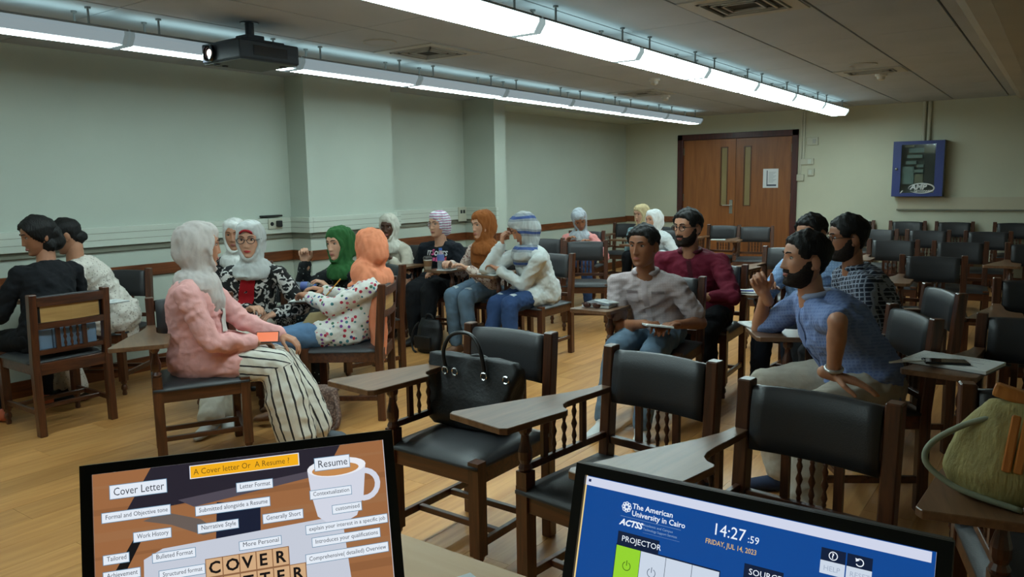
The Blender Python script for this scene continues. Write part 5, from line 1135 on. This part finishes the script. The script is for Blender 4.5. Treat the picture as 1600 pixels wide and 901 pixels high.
# bags with the group at left
lb_ = empty('clutch_bag', (-4.30, 3.28, .55)); tag(lb_, 'small black and white patterned clutch in front of the green-scarfed woman', 'bag')
obj('bag_body', MB().bx(-.10, .10, -.03, .03, -.07, .07).mesh('bag_body', bevel=.02, seg=2), pattern('clutch', 'blotch', (24, 24, 24), (170, 166, 160), scale=60, thr=.54), lb_); lb_.rotation_euler = (0, 0, .5)
obj('flap', MB().bx(-.102, .102, -.034, -.028, .0, .072), pattern('clutch', 'blotch', (0, 0, 0), (0, 0, 0)), lb_)
xb = empty('crossbody_bag', (-3.66, 3.06, .60)); tag(xb, 'khaki crossbody bag at the waist of the woman in the orange scarf', 'bag'); xb.rotation_euler = (0, 0, math.radians(32))
lump('bag_body', MB().loft([((0, 0, -.08), (.085, 0, 0), (0, .022, 0)), ((0, 0, -.01), (.10, 0, 0), (0, .03, 0)), ((.01, 0, .06), (.06, 0, 0), (0, .02, 0))], 18), mat('khaki', (142, 124, 86), .7, var=.1, vscale=12), xb, .008, .006, 20)
obj('strap', MB().curve([(.08, -.02, -.04), (.0, -.05, -.10), (-.12, -.05, -.13), (-.2, -.03, -.09)], .007, 8), mat('khaki_dark', (92, 78, 56), .7), xb)
fb = empty('folder_bag', (-4.80, 2.11, .468)); tag(fb, 'pale blue satchel on the seat behind the black-topped woman', 'bag')
lump('bag_body', MB().bx(-.03, .03, -.165, .165, .006, .155), mat('satchel_blue', (122, 146, 172), .6, var=.08, vscale=10), fb, .010, .008, 14)
obj('seam', MB().bx(.036, .039, -.095, -.09, .0, .15), mat('satchel_seam', (60, 74, 92), .6), fb)
obj('buckle', MB().ball((.038, .11, .12), .008), M_chrome, fb)
notebook(-5.02, 2.48, TZ, 95, .20, .15, 'pale blue paper pad on the tablet beside the black-topped woman')

# prints, panels and pockets that follow the clothes
from mathutils.bvhtree import BVHTree
def bvh(me): return BVHTree.FromPolygons([v.co.copy() for v in me.vertices], [tuple(p.vertices) for p in me.polygons])
def decal(P, name, u0, u1, t0, t1, m, nx=5, ny=8, taper=0.0, lift=.003, tree=None, off=.26):
    tree = tree or bvh(P['top']); V = []; ok = []
    for j in range(ny):
        t = t0+(t1-t0)*j/(ny-1); k = 1-taper*(1-j/(ny-1))
        for i in range(nx):
            o = P['spine'](t)+P['Ls']*((u0+(u1-u0)*i/(nx-1))*k)+P['Fs']*off; h = tree.ray_cast(o, -P['Fs'], .4)[0]
            V.append((h if h else o-P['Fs']*(off-.13))+P['Fs']*lift)
    me = MB().add(V, [(j*nx+i, j*nx+i+1, (j+1)*nx+i+1, (j+1)*nx+i) for j in range(ny-1) for i in range(nx-1)]).mesh(name, smooth=True); return obj(name, me, m, P['e'])
def shirt_print(P, u, t, size, body, m, sx=1.0):
    tree = bvh(P['top']); o = text_mesh('shirt_print', body, size, m, P['e'], Matrix.Identity(4), bold=.0018, align='CENTER', extr=0, sx=sx)
    up = (P['spine'](.8)-P['spine'](.5)).normalized(); c = P['spine'](t)
    for v in o.data.vertices:
        q = c+P['Ls']*(u+v.co.x)+up*v.co.y; h = tree.ray_cast(q+P['Fs']*.26, -P['Fs'], .4)[0]; v.co = (h if h else q+P['Fs']*.13)+P['Fs']*.006
wp = mat('print_white', (206, 206, 206), .8); pp = mat('print_pink', (206, 84, 136), .8)
shirt_print(P9, -.075, .66, .062, 'IT', wp); shirt_print(P9, -.028, .67, .075, 'S', pp); shirt_print(P9, .05, .66, .060, 'OUTS', wp, sx=.8)
for k, (a, b) in enumerate(((-.105, -.085), (-.078, -.05), (-.043, -.03), (-.023, .005), (.012, .03), (.037, .065), (.072, .10))): decal(P9, 'pink_print_stroke', a, b, .50+.015*(k % 2), .60+.012*(k % 3), pp, nx=3, ny=4, lift=.006)
decal(P4, 'red_shirt_front', -.045, .045, .12, .80, cloth('red_shirt', (158, 22, 30)), taper=-.2, lift=.006)
decal(P3, 'white_blouse_front', -.03, .055, .28, .86, cloth('white_blouse', (206, 206, 202)), off=.19, lift=.006)
gsm = cloth('grey_shirt_collar', (160, 148, 150)); gsd = cloth('grey_shirt_seam', (128, 116, 118))
decal(P15, 'button_placket', -.016, .016, .05, .93, gsm, nx=3, ny=12, lift=.004)
for u in (-.11, .045): decal(P15, 'chest_pocket', u, u+.065, .50, .68, gsm, nx=4, ny=5, lift=.0035); decal(P15, 'pocket_flap', u-.003, u+.068, .65, .70, gsd, nx=4, ny=3, lift=.006)
decal(P19, 'button_placket', -.015, .015, .05, .93, cloth('blue_placket', (112, 130, 176)), nx=3, ny=12, lift=.004)
decal(P16, 'button_placket', -.016, .016, .40, .93, cloth('maroon_collar', (70, 18, 30)), nx=3, ny=8, lift=.004)
for P in (P10, P11):
    tree = bvh(P['bottom'])
    for s in (-1, 1):
        c = P['B']*0+P['K'][s]; V = []
        for j in range(4):
            for i in range(5):
                o = c-P['F']*(.02+.035*j/3)+P['Lf']*(-.03+.06*i/4)+Vector((0, 0, .2)); h = tree.ray_cast(o, Vector((0, 0, -1)), .4)[0]; V.append((h or c)+Vector((0, 0, .002)))
        obj('ripped_patch', MB().add(V, [(j*5+i, j*5+i+1, j*5+i+6, j*5+i+5) for j in range(3) for i in range(4)]), cloth('frayed_white', (176, 182, 186)), P['e'])
